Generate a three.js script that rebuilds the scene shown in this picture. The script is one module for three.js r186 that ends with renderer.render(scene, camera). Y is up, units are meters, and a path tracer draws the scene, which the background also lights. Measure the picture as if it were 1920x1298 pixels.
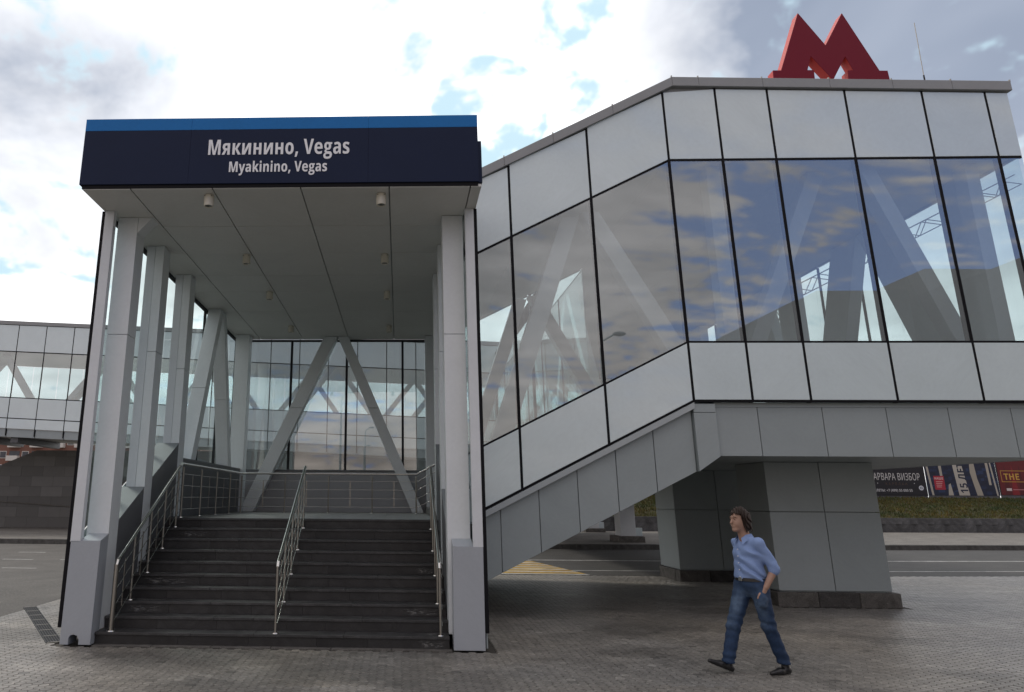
import * as THREE from 'three';
import { FontLoader } from 'three/addons/loaders/FontLoader.js';
import { TextGeometry } from 'three/addons/geometries/TextGeometry.js';
import { RoundedBoxGeometry } from 'three/addons/geometries/RoundedBoxGeometry.js';
import { ImprovedNoise } from 'three/addons/math/ImprovedNoise.js';
import { MarchingCubes } from 'three/addons/objects/MarchingCubes.js';
import * as BGU from 'three/addons/utils/BufferGeometryUtils.js';

// ---------------------------------------------------------------- camera, sky, sun, exposure
const scene = new THREE.Scene();
const camera = new THREE.PerspectiveCamera(55.51, 2438.6 / 1396, 0.1, 1200);
camera.position.set(0, 1.88, 0);
camera.rotation.order = 'YXZ';
camera.rotation.set(14.17 * Math.PI / 180, 2.124 * Math.PI / 180, 0.429 * Math.PI / 180);
camera.setViewOffset(2438.6, 1396, 518.6, 98, 1920, 1298);   // the photograph is an off-centre crop
const renderer = new THREE.WebGLRenderer({ antialias: true });
renderer.toneMapping = THREE.LinearToneMapping;
renderer.toneMappingExposure = 1.0;
renderer.shadowMap.enabled = true;

const V3 = (x, y, z) => new THREE.Vector3(x, y, z);
const clamp = (v, a = 0, b = 1) => Math.min(b, Math.max(a, v));
const sstep = (a, b, v) => { const t = clamp((v - a) / (b - a)); return t * t * (3 - 2 * t); };
const lerp = (a, b, t) => a + (b - a) * t;
const perlin = new ImprovedNoise();
function fbm(x, y, z, oct, gain = 0.5) { let s = 0, a = 0.5, f = 1; for (let i = 0; i < oct; i++) { s += a * perlin.noise(x * f + i * 17.3, y * f - i * 9.1, z * f + i * 4.7); a *= gain; f *= 2.03; } return s; }
// quick gradient noise in two dimensions, for the clouds
const perm = new Uint8Array(1024), gx8 = new Float32Array(256), gy8 = new Float32Array(256);
{ let s = 7; const r = () => { s = (s * 1664525 + 1013904223) >>> 0; return s / 4294967296; }; const p = Array.from({ length: 256 }, (_, i) => i); for (let i = 255; i > 0; i--) { const j = Math.floor(r() * (i + 1)); [p[i], p[j]] = [p[j], p[i]]; } for (let i = 0; i < 1024; i++) perm[i] = p[i & 255]; for (let i = 0; i < 256; i++) { const a = r() * 6.2832; gx8[i] = Math.cos(a); gy8[i] = Math.sin(a); } }
function noise2(x, y) { const xf = Math.floor(x), yf = Math.floor(y), X = xf & 255, Y = yf & 255, u = x - xf, v = y - yf; const a = perm[perm[X] + Y], b = perm[perm[X + 1] + Y], c = perm[perm[X] + Y + 1], d = perm[perm[X + 1] + Y + 1]; const su = u * u * u * (u * (u * 6 - 15) + 10), sv = v * v * v * (v * (v * 6 - 15) + 10); const n0 = gx8[a] * u + gy8[a] * v, n1 = gx8[b] * (u - 1) + gy8[b] * v, n2 = gx8[c] * u + gy8[c] * (v - 1), n3 = gx8[d] * (u - 1) + gy8[d] * (v - 1); const q = n0 + su * (n1 - n0), w = n2 + su * (n3 - n2); return 1.4 * (q + sv * (w - q)); }
function fbm2(x, y, z, oct, gain = 0.5) { let s = 0, a = 0.5, f = 1; for (let i = 0; i < oct; i++) { s += a * noise2(x * f + i * 17.3 + z * 31.7, y * f - i * 9.1 + z * 11.3); a *= gain; f *= 2.03; } return s; }
let seed = 20140826;
const rnd = () => { seed = (seed * 1664525 + 1013904223) >>> 0; return seed / 4294967296; };
const rr = (a, b) => a + (b - a) * rnd();

const SUN = V3(-0.44, 0.74, -0.51).normalize();
{
  // broken cloud: white and back-lit round the sun, grey-mauve with blue gaps on the far side
  const W = 3072, H = 1536, data = new Float32Array(W * H * 4);
  const near = (d, c, r) => { const k = d[0] * c[0] + d[1] * c[1] + d[2] * c[2]; const a = Math.acos(clamp(k, -1, 1)); return Math.exp(-(a * a) / (r * r)); };
  const gaps = [[[0.03, 0.576, -0.817], 0.035], [[0.009, 0.56, -0.828], 0.025], [[0.131, 0.479, -0.868], 0.05], [[0.12, 0.5, -0.861], 0.03], [[0.237, 0.511, -0.826], 0.032], [[0.205, 0.47, -0.85], 0.04], [[0.22, 0.60, -0.77], 0.03], [[-0.492, 0.275, -0.826], 0.03]];
  const greys = [[[-0.374, 0.508, -0.776], 0.085, 0.34], [[-0.30, 0.535, -0.79], 0.06, 0.30], [[-0.468, 0.42, -0.786], 0.12, 0.34], [[-0.54, 0.50, -0.68], 0.13, 0.32], [[0.46, 0.53, -0.71], 0.17, 0.66], [[0.58, 0.482, -0.66], 0.18, 0.72], [[0.70, 0.48, -0.53], 0.24, 0.7], [[0.50, 0.64, -0.58], 0.22, 0.6]];
  const S = [-0.12, 0.55, -0.826];
  for (let j = 0; j < H; j++) {
    const el = (j + 0.5) / H * Math.PI - Math.PI / 2, y = Math.sin(el), c = Math.cos(el);
    for (let i = 0; i < W; i++) {
      const o = (j * W + i) * 4;
      if (y < -0.02) { data[o] = 0.2; data[o + 1] = 0.2; data[o + 2] = 0.2; data[o + 3] = 1; continue; }
      const az = ((i + 0.5) / W - 0.5) * 2 * Math.PI, d = [Math.cos(az) * c, y, Math.sin(az) * c];
      const k = 1 / (Math.max(y, 0) + 0.22), u = d[0] * k, v = d[2] * k;
      const wx = fbm2(u * 1.3, v * 1.3, 3.1, 2), wy = fbm2(u * 1.3 + 7, v * 1.3, 8.2, 2);
      const n = fbm2(u * 1.9 + wx * 1.1, v * 1.9 + wy * 1.1, 1.7, 6, 0.55);
      const n2 = fbm2(u * 3.0 + wy, v * 2.4 - wx, 9.3, 4, 0.5);
      const n3 = fbm2(u * 9 + wx * 2, v * 9 + wy * 2, 6.1, 5, 0.6), n4 = fbm2(u * 7 + wy * 3, v * 15 + wx * 2, 2.9, 5, 0.6);
      const f = 0.5 + 0.5 * (d[0] * S[0] + d[1] * S[1] + d[2] * S[2]);
      const lit = sstep(0.35, 0.90, f);
      const front = sstep(0.55, 0.85, f);
      let gap = 0; if (front > 0.3) for (const [g, r] of gaps) gap += near(d, g, r);
      let grey = 0; if (d[2] < 0.2) for (const [g, r, a] of greys) grey += a * near(d, g, r);
      const rift = d[2] > 0 ? near(d, [0.55, 0.30, 0.78], 0.23) + 0.6 * near(d, [-0.16, 0.17, 0.97], 0.12) : 0;
      const cover = sstep(-0.19, 0.19, n * lerp(0.55, 0.45, front) + lerp(n4 * 0.7, n3 * 0.75, front) + lerp(0.30, 0.32, front) - rift * 0.58 - Math.min(gap, 1.1) * 0.40 + 0.10 * sstep(0.35, 0.0, y));
      const shade = clamp(0.9 + lerp(0.8, 0.6, front) * n2 + 0.3 * n + (1 - front) * 0.3 * n4, 0.4, 1.4);
      const base = lerp(0.86, 1.6, lit);
      const low = sstep(0.30, 0.02, y) * (1 - front);
      let cr = base * shade * lerp(1.0, 1.0, front), cg = base * shade * lerp(0.92, 1.0, front), cb = base * shade * lerp(0.92, 1.01, front);
      cr *= 1 + 0.18 * low; cg *= 1 + 0.08 * low; cb *= 1 - 0.04 * low;
      const gk = clamp(grey * (1 + 0.6 * n2 + 0.4 * n3), 0, 0.97);
      cr = lerp(cr, 0.34 + 0.16 * n2, gk); cg = lerp(cg, 0.40 + 0.16 * n2, gk); cb = lerp(cb, 0.52 + 0.16 * n2, gk);
      const sb = lerp(1.0, 1.75, front);
      const br = sb * lerp(0.19, 0.37, front), bg = sb * lerp(0.38, 0.50, front), bb = sb * lerp(0.90, 0.57, front);
      data[o] = Math.max(0.02, lerp(br, cr, cover)); data[o + 1] = Math.max(0.02, lerp(bg, cg, cover)); data[o + 2] = Math.max(0.02, lerp(bb, cb, cover)); data[o + 3] = 1;
    }
  }
  const sky = new THREE.DataTexture(data, W, H, THREE.RGBAFormat, THREE.FloatType);
  sky.mapping = THREE.EquirectangularReflectionMapping; sky.colorSpace = THREE.LinearSRGBColorSpace;
  sky.magFilter = sky.minFilter = THREE.LinearFilter; sky.needsUpdate = true;
  scene.background = sky; scene.environment = sky;
}
const sun = new THREE.DirectionalLight(new THREE.Color().setRGB(1, 0.93, 0.84), 1.5);
sun.position.copy(SUN).multiplyScalar(80); sun.target.position.set(0, 0, -12);
sun.castShadow = true; sun.shadow.radius = 20; sun.shadow.mapSize.set(2048, 2048);
Object.assign(sun.shadow.camera, { left: -50, right: 50, top: 50, bottom: -50, near: 1, far: 220 });
scene.add(sun, sun.target);

// ---------------------------------------------------------------- helpers
const taken = new Map();
const numbered = (n) => { const k = taken.get(n) ?? 0; taken.set(n, k + 1); return k ? n + '_' + String(k).padStart(3, '0') : n; };
function tag(o, label, category, group, kind) { if (label) o.userData.label = label; if (category) o.userData.category = category; if (group) o.userData.group = group; if (kind) o.userData.kind = kind; return o; }
function thing(name, label, category, group, pos = [0, 0, 0]) { const g = new THREE.Group(); g.name = numbered(name); g.position.set(...pos); scene.add(g); return tag(g, label, category, group); }
function structure(name, pos = [0, 0, 0]) { const g = new THREE.Group(); g.name = numbered(name); g.position.set(...pos); scene.add(g); g.userData.kind = 'structure'; return g; }
function put(parent, name, geo, mat) { const m = new THREE.Mesh(geo, mat); m.name = parent === scene ? numbered(name) : name; m.castShadow = m.receiveShadow = true; parent.add(m); return m; }
// uv in metres, taken from the surface's own position
function metreUV(geo, s = 1) {
  if (geo.index) geo = geo.toNonIndexed();
  const p = geo.attributes.position, uv = new Float32Array(p.count * 2), a = V3(), b = V3(), c = V3();
  for (let i = 0; i < p.count; i += 3) {
    a.fromBufferAttribute(p, i); b.fromBufferAttribute(p, i + 1); c.fromBufferAttribute(p, i + 2);
    const n = b.clone().sub(a).cross(c.clone().sub(a)), ax = Math.abs(n.x), ay = Math.abs(n.y), az = Math.abs(n.z);
    for (let k = 0; k < 3; k++) { const x = p.getX(i + k), y = p.getY(i + k), z = p.getZ(i + k); const q = ay >= ax && ay >= az ? [x, z] : ax >= az ? [z, y] : [x, y]; uv[(i + k) * 2] = q[0] * s; uv[(i + k) * 2 + 1] = q[1] * s; }
  }
  geo.setAttribute('uv', new THREE.BufferAttribute(uv, 2));
  return geo;
}
function boxG(x0, x1, y0, y1, z0, z1, bev = 0) {
  const w = Math.abs(x1 - x0), h = Math.abs(y1 - y0), d = Math.abs(z1 - z0);
  let g = bev ? new RoundedBoxGeometry(w, h, d, 1, Math.min(bev, w / 2.1, h / 2.1, d / 2.1)) : new THREE.BoxGeometry(w, h, d);
  g.translate((x0 + x1) / 2, (y0 + y1) / 2, (z0 + z1) / 2);
  return metreUV(g);
}
const box = (parent, name, mat, x0, x1, y0, y1, z0, z1, bev = 0) => put(parent, name, boxG(x0, x1, y0, y1, z0, z1, bev), mat);
// polygon in x-y pushed along z from z0 (back) to z1 (front)
function prismG(pts, z0, z1, bev = 0) {
  const lo = Math.min(z0, z1), hi = Math.max(z0, z1), s = new THREE.Shape(pts.map(([x, y]) => new THREE.Vector2(x, y)));
  const g = new THREE.ExtrudeGeometry(s, { depth: hi - lo - 2 * bev, bevelEnabled: bev > 0, bevelThickness: bev, bevelSize: bev, bevelOffset: -bev, bevelSegments: 1, curveSegments: 10 });
  g.translate(0, 0, lo + bev);
  return metreUV(g);
}
const prism = (parent, name, mat, pts, z0, z1, bev = 0) => put(parent, name, prismG(pts, z0, z1, bev), mat);
// polygon in z-y pushed along x
function sidePrismG(pts, x0, x1, bev = 0) {
  const lo = Math.min(x0, x1), hi = Math.max(x0, x1), s = new THREE.Shape(pts.map(([z, y]) => new THREE.Vector2(-z, y)));
  let g = new THREE.ExtrudeGeometry(s, { depth: hi - lo - 2 * bev, bevelEnabled: bev > 0, bevelThickness: bev, bevelSize: bev, bevelOffset: -bev, bevelSegments: 1 });
  g.translate(0, 0, lo + bev); g.rotateY(Math.PI / 2);   // (−z, y, x) → x along x
  return metreUV(g);
}
const sidePrism = (parent, name, mat, pts, x0, x1, bev = 0) => put(parent, name, sidePrismG(pts, x0, x1, bev), mat);
function quadG(a, b, c, d) { const g = new THREE.BufferGeometry(); g.setAttribute('position', new THREE.BufferAttribute(new Float32Array([...a, ...b, ...c, ...a, ...c, ...d]), 3)); g.computeVertexNormals(); return metreUV(g); }
const quad = (parent, name, mat, a, b, c, d) => put(parent, name, quadG(a, b, c, d), mat);
function tubeG(pts, r, seg = 8, closed = false) {
  const path = new THREE.CurvePath(); for (let i = 0; i + 1 < pts.length; i++) path.add(new THREE.LineCurve3(V3(...pts[i]), V3(...pts[i + 1])));
  const parts = [];
  for (let i = 0; i + 1 < pts.length; i++) {
    const a = V3(...pts[i]), b = V3(...pts[i + 1]), l = a.distanceTo(b); const g = new THREE.CylinderGeometry(r, r, l, seg, 1);
    g.translate(0, l / 2, 0); g.applyQuaternion(new THREE.Quaternion().setFromUnitVectors(V3(0, 1, 0), b.clone().sub(a).normalize())); g.translate(a.x, a.y, a.z); parts.push(g);
    if (i) { const s = new THREE.SphereGeometry(r, seg, 6); s.translate(a.x, a.y, a.z); parts.push(s); }
  }
  return BGU.mergeGeometries(parts);
}
const tube = (parent, name, mat, pts, r, seg = 8) => put(parent, name, tubeG(pts, r, seg), mat);
function bar(a, b, w, d) { // square bar from a to b
  const A = V3(...a), B = V3(...b), l = A.distanceTo(B), g = new THREE.BoxGeometry(w, l, d); g.translate(0, l / 2, 0);
  g.applyQuaternion(new THREE.Quaternion().setFromUnitVectors(V3(0, 1, 0), B.clone().sub(A).normalize())); g.translate(A.x, A.y, A.z); return g;
}

// ---------------------------------------------------------------- procedural materials
function texture(size, fn, srgb = true) {
  const d = new Uint8Array(size * size * 4);
  for (let j = 0; j < size; j++) for (let i = 0; i < size; i++) { const c = fn(i / size, j / size, i, j); const o = (j * size + i) * 4; d[o] = clamp(c[0]) * 255; d[o + 1] = clamp(c[1]) * 255; d[o + 2] = clamp(c[2]) * 255; d[o + 3] = 255; }
  const t = new THREE.DataTexture(d, size, size); t.wrapS = t.wrapT = THREE.RepeatWrapping; t.magFilter = THREE.LinearFilter; t.minFilter = THREE.LinearMipmapLinearFilter; t.generateMipmaps = true;
  if (srgb) t.colorSpace = THREE.SRGBColorSpace; t.needsUpdate = true; return t;
}
const rep = (t, s) => { const c = t.clone(); c.repeat.set(s, s); c.needsUpdate = true; return c; };
// noise that tiles: looked up on a torus
function tile(u, v, f, oct, z = 0) { const a = u * 2 * Math.PI, b = v * 2 * Math.PI, r = f / (2 * Math.PI); return fbm(Math.cos(a) * r + 5 + z, Math.sin(a) * r + 2 + Math.cos(b) * r, Math.sin(b) * r + z * 1.7, oct); }
const T = {
  grime: texture(384, (u, v) => { const n = 0.965 + 0.035 * tile(u, v, 5, 5) + 0.025 * tile(u, v, 60, 2, 4); return [n, n, n]; }),
  stone: texture(384, (u, v) => { const s = tile(u, v, 120, 2, 2), n = 0.74 + 0.35 * tile(u, v, 6, 5) + 0.38 * s; const k = tile(u, v, 22, 3, 9) > 0.28 ? 0.12 : 0; return [n + k, n + k, n + k]; }),
  asphalt: texture(384, (u, v) => { const n = 0.76 + 0.22 * tile(u, v, 4, 5) + 0.5 * tile(u, v, 140, 2, 3); return [n, n * 0.99, n * 0.97]; }),
  wave: texture(256, (u, v) => { const n = 0.5 + 0.8 * tile(u, v, 4, 3, 6); return [n, n, n]; }, false),
  fine: texture(256, (u, v) => { const n = 0.5 + 0.7 * tile(u, v, 70, 3, 1); return [n, n, n]; }, false),
  weave: texture(256, (u, v, i, j) => { const n = 0.88 + 0.1 * (((i >> 1) + (j >> 1)) & 1) + 0.12 * tile(u, v, 30, 3); return [n, n, n]; }),
};
const std = (rgb, rough, extra = {}) => { const m = new THREE.MeshStandardMaterial({ roughness: rough, metalness: 0, ...extra }); m.color.setRGB(...rgb); return m; };
const phy = (rgb, rough, extra = {}) => { const m = new THREE.MeshPhysicalMaterial({ roughness: rough, metalness: 0, ...extra }); m.color.setRGB(...rgb); return m; };
const M = {
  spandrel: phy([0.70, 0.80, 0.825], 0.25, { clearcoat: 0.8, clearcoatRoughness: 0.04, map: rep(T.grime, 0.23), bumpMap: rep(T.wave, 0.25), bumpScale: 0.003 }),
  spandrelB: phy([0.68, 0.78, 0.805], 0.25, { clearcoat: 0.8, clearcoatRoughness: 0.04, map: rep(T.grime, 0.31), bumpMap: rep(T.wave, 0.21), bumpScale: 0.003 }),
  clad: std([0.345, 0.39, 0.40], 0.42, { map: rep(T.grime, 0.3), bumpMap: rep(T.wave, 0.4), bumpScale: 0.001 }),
  cladB: std([0.33, 0.375, 0.385], 0.42, { map: rep(T.grime, 0.41), bumpMap: rep(T.wave, 0.37), bumpScale: 0.002 }),
  flashing: std([0.42, 0.46, 0.475], 0.4, { map: rep(T.grime, 0.5) }),
  coping: std([0.30, 0.31, 0.315], 0.45, { map: rep(T.grime, 0.4) }),
  column: std([0.74, 0.78, 0.80], 0.36, { map: rep(T.grime, 0.33), bumpMap: rep(T.wave, 0.5), bumpScale: 0.0015 }),
  columnB: std([0.68, 0.715, 0.745], 0.38, { map: rep(T.grime, 0.39), bumpMap: rep(T.wave, 0.45), bumpScale: 0.0015 }),
  plinth: std([0.375, 0.405, 0.44], 0.4, { map: rep(T.grime, 0.45), bumpMap: rep(T.wave, 0.6), bumpScale: 0.0015 }),
  ceilingPale: std([0.74, 0.74, 0.72], 0.5),
  soffit: std([0.66, 0.665, 0.635], 0.42, { map: rep(T.grime, 0.27), bumpMap: rep(T.wave, 0.3), bumpScale: 0.002 }),
  soffitB: std([0.635, 0.64, 0.61], 0.42, { map: rep(T.grime, 0.33), bumpMap: rep(T.wave, 0.33), bumpScale: 0.002 }),
  dadoLit: std([0.36, 0.365, 0.385], 0.5, { map: rep(T.grime, 0.5) }),  // dado tone with the brighter light on the back wall put into its colour
  dado: std([0.115, 0.12, 0.13], 0.5, { map: rep(T.grime, 0.5) }),
  sill: std([0.20, 0.215, 0.225], 0.6, { map: rep(T.grime, 0.6) }),
  black: phy([0.008, 0.008, 0.010], 0.6, { specularIntensity: 0.25 }),
  frame: phy([0.022, 0.023, 0.026], 0.5, { specularIntensity: 0.4 }),
  navy: phy([0.0095, 0.0175, 0.050], 0.55, { specularIntensity: 0.35, map: rep(T.grime, 0.4) }),
  blue: phy([0.015, 0.17, 0.48], 0.5, { specularIntensity: 0.35, map: rep(T.grime, 0.4) }),
  lettering: std([0.80, 0.81, 0.84], 0.5),
  red: phy([0.17, 0.006, 0.020], 0.5, { specularIntensity: 0.35 }),
  redEdgeLit: phy([0.46, 0.045, 0.035], 0.5, { specularIntensity: 0.5 }),  // sides of the letter: sunlight put into the colour, brighter than the face
  steel: std([0.62, 0.61, 0.58], 0.2, { metalness: 1 }),
  steelDull: std([0.33, 0.315, 0.28], 0.4, { metalness: 1 }),
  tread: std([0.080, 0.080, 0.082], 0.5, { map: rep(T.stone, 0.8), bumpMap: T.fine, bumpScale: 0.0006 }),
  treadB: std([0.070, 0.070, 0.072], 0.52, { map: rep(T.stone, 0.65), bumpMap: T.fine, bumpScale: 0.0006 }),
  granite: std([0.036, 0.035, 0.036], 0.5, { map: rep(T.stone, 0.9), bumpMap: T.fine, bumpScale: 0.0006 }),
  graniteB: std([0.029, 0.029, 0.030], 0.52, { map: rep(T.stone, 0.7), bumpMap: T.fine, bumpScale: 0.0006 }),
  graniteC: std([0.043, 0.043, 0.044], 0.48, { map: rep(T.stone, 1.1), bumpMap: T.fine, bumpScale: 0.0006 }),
  landing: std([0.30, 0.295, 0.28], 0.45, { map: rep(T.stone, 0.6) }),
  concrete: std([0.20, 0.19, 0.175], 0.85, { map: rep(T.stone, 0.8), bumpMap: rep(T.fine, 1.5), bumpScale: 0.004 }),
  concreteDark: std([0.11, 0.105, 0.10], 0.85, { map: rep(T.stone, 0.7), bumpMap: rep(T.fine, 1.5), bumpScale: 0.004 }),
  asphalt: std([0.115, 0.11, 0.104], 0.8, { map: rep(T.asphalt, 0.25), bumpMap: rep(T.fine, 1.2), bumpScale: 0.004 }),
  asphaltDark: std([0.062, 0.061, 0.059], 0.75, { map: rep(T.asphalt, 0.31), bumpMap: rep(T.fine, 1.2), bumpScale: 0.004 }),
  walk: std([0.23, 0.22, 0.205], 0.85, { map: rep(T.asphalt, 0.37) }),
  kerb: std([0.13, 0.127, 0.12], 0.85, { map: rep(T.stone, 0.6) }),
  paint: std([0.62, 0.62, 0.60], 0.7, { map: rep(T.stone, 0.5) }),
  yellow: std([0.50, 0.30, 0.012], 0.7, { map: rep(T.stone, 0.5) }),
  bed: std([0.075, 0.068, 0.058], 0.95, { map: rep(T.asphalt, 0.8) }),
  lampWhite: std([0.62, 0.59, 0.50], 0.45),
  lampGlass: std([0.30, 0.30, 0.28], 0.15, { metalness: 0.7 }),
  earth: std([0.14, 0.13, 0.11], 0.95, { map: rep(T.asphalt, 0.05) }),
};
const glassMat = (rgb, metal, ior) => phy(rgb, 0.0, { transmission: 1, thickness: 0, ior, metalness: metal });
M.glass = glassMat([0.68, 0.745, 0.76], 0.35, 1.8);
M.glassClear = glassMat([0.82, 0.945, 0.94], 0.03, 1.6);

// ---------------------------------------------------------------- the setting: ground, road, pavements
const bend = (x) => (x < 8 ? 0 : -(x - 8) * 0.12);        // the road swings away to the right
const strip = (parent, name, mat, x0, x1, z0, z1, y, step = 6) => {   // sheet between two long edges that follow the road
  const pos = []; const n = Math.max(1, Math.ceil((x1 - x0) / step));
  for (let i = 0; i < n; i++) { const a = lerp(x0, x1, i / n), b = lerp(x0, x1, (i + 1) / n); const A = [a, y, z1 + bend(a)], B = [b, y, z1 + bend(b)], C = [b, y, z0 + bend(b)], D = [a, y, z0 + bend(a)]; pos.push(...A, ...B, ...C, ...A, ...C, ...D); }
  const g = new THREE.BufferGeometry(); g.setAttribute('position', new THREE.BufferAttribute(new Float32Array(pos), 3)); g.computeVertexNormals(); return put(parent, name, metreUV(g), mat);
};
{
  const g = structure('ground');
  quad(g, 'terrain', M.earth, [-600, -0.12, 300], [600, -0.12, 300], [600, -0.12, -700], [-600, -0.12, -700]);
}
const road = structure('road');
{
  strip(road, 'carriageway', M.asphaltDark, -6.4, 90, -29.6, -19.55, -0.012);
  strip(road, 'carriageway', M.asphalt, -90, -6.4, -29.6, -19.55, -0.0121);
  quad(road, 'forecourt_asphalt', M.asphalt, [-90, -0.0122, 40], [-6.4, -0.0122, 40], [-6.4, -0.0122, -19.55], [-90, -0.0122, -19.55]);
  // worn pale patch in the asphalt near the paving
  const patch = new THREE.Shape(); const pp = [[-9.4, -12.9], [-8.2, -12.4], [-7.0, -12.9], [-7.3, -13.6], [-8.6, -13.9], [-9.0, -14.7], [-10.6, -14.6]]; pp.forEach(([x, z], i) => i ? patch.lineTo(x, -z) : patch.moveTo(x, -z));
  const pg = new THREE.ShapeGeometry(patch); pg.rotateX(-Math.PI / 2); pg.translate(0, -0.008, 0); put(road, 'repair_patch', metreUV(pg), M.walk);
  for (const [z, w, xs] of [[-25.2, 0.12, -13.15], [-22.4, 0.12, -12.15], [-19.75, 0.11, -10.72]])
    for (let k = -8; k < 4; k++) { const x = xs + k * 1.78; if (x > -6.2) continue; strip(road, 'lane_dash', M.paint, x, x + 0.95, z - w / 2, z + w / 2, -0.006); }
  strip(road, 'lane_line', M.paint, 3.6, 85, -24.25, -24.05, -0.006);
  strip(road, 'lane_line', M.paint, 4.4, 85, -20.85, -20.72, -0.006);
  // hatched island: yellow and white bars in a triangle
  const P0 = [2.2, -19.62], P1 = [4.95, -19.62], P2 = [4.15, -24.0];
  for (let k = 0; k < 13; k++) {
    const t0 = (k - (k % 2 ? 0.35 : 0)) / 13, t1 = (k + (k % 2 ? 1 : 0.65)) / 13, L = (t) => [lerp(P0[0] - 0.4, P2[0] - 1.2, t), lerp(P0[1], P2[1], t)], R = (t) => [lerp(P1[0], P2[0], t), lerp(P1[1], P2[1], t)];
    const a = L(t0), b = R(t0), c = R(t1), d = L(t1);
    quad(road, 'hatch_bar', k % 2 ? M.yellow : M.paint, [a[0], -0.005, a[1]], [b[0], -0.005, b[1]], [c[0], -0.005, c[1]], [d[0], -0.005, d[1]]);
  }
}
const farWalk = structure('far_pavement');
{
  strip(farWalk, 'pavement_surface', M.walk, -90, 90, -46, -29.9, 0.17);
  strip(farWalk, 'pavement_edge', M.walk, -90, 90, -50, -46, 0.165);
  const n = 60;
  for (let i = 0; i < n; i++) { const a = -38 + i * 1.5, b = a + 1.485, zs = -29.6; const za = zs + bend(a), zb = zs + bend(b);
    const g = new THREE.BufferGeometry(); const v = (x, y, z) => [x, y, z]; const q = []; const f = (A, B, C, D) => q.push(...A, ...B, ...C, ...A, ...C, ...D);
    f(v(a, -0.01, za), v(b, -0.01, zb), v(b, 0.17, zb - 0.02), v(a, 0.17, za - 0.02)); f(v(a, 0.17, za - 0.02), v(b, 0.17, zb - 0.02), v(b, 0.185, zb - 0.05), v(a, 0.185, za - 0.05)); f(v(a, 0.185, za - 0.05), v(b, 0.185, zb - 0.05), v(b, 0.185, zb - 0.3), v(a, 0.185, za - 0.3));
    f(v(a, -0.01, za), v(a, 0.185, za - 0.05), v(a, 0.185, za - 0.3), v(a, -0.01, za - 0.3)); f(v(b, -0.01, zb), v(b, -0.01, zb - 0.3), v(b, 0.185, zb - 0.3), v(b, 0.185, zb - 0.05));
    g.setAttribute('position', new THREE.BufferAttribute(new Float32Array(q), 3)); g.computeVertexNormals(); put(farWalk, 'kerb_stone', metreUV(g), M.kerb); }
}
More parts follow.
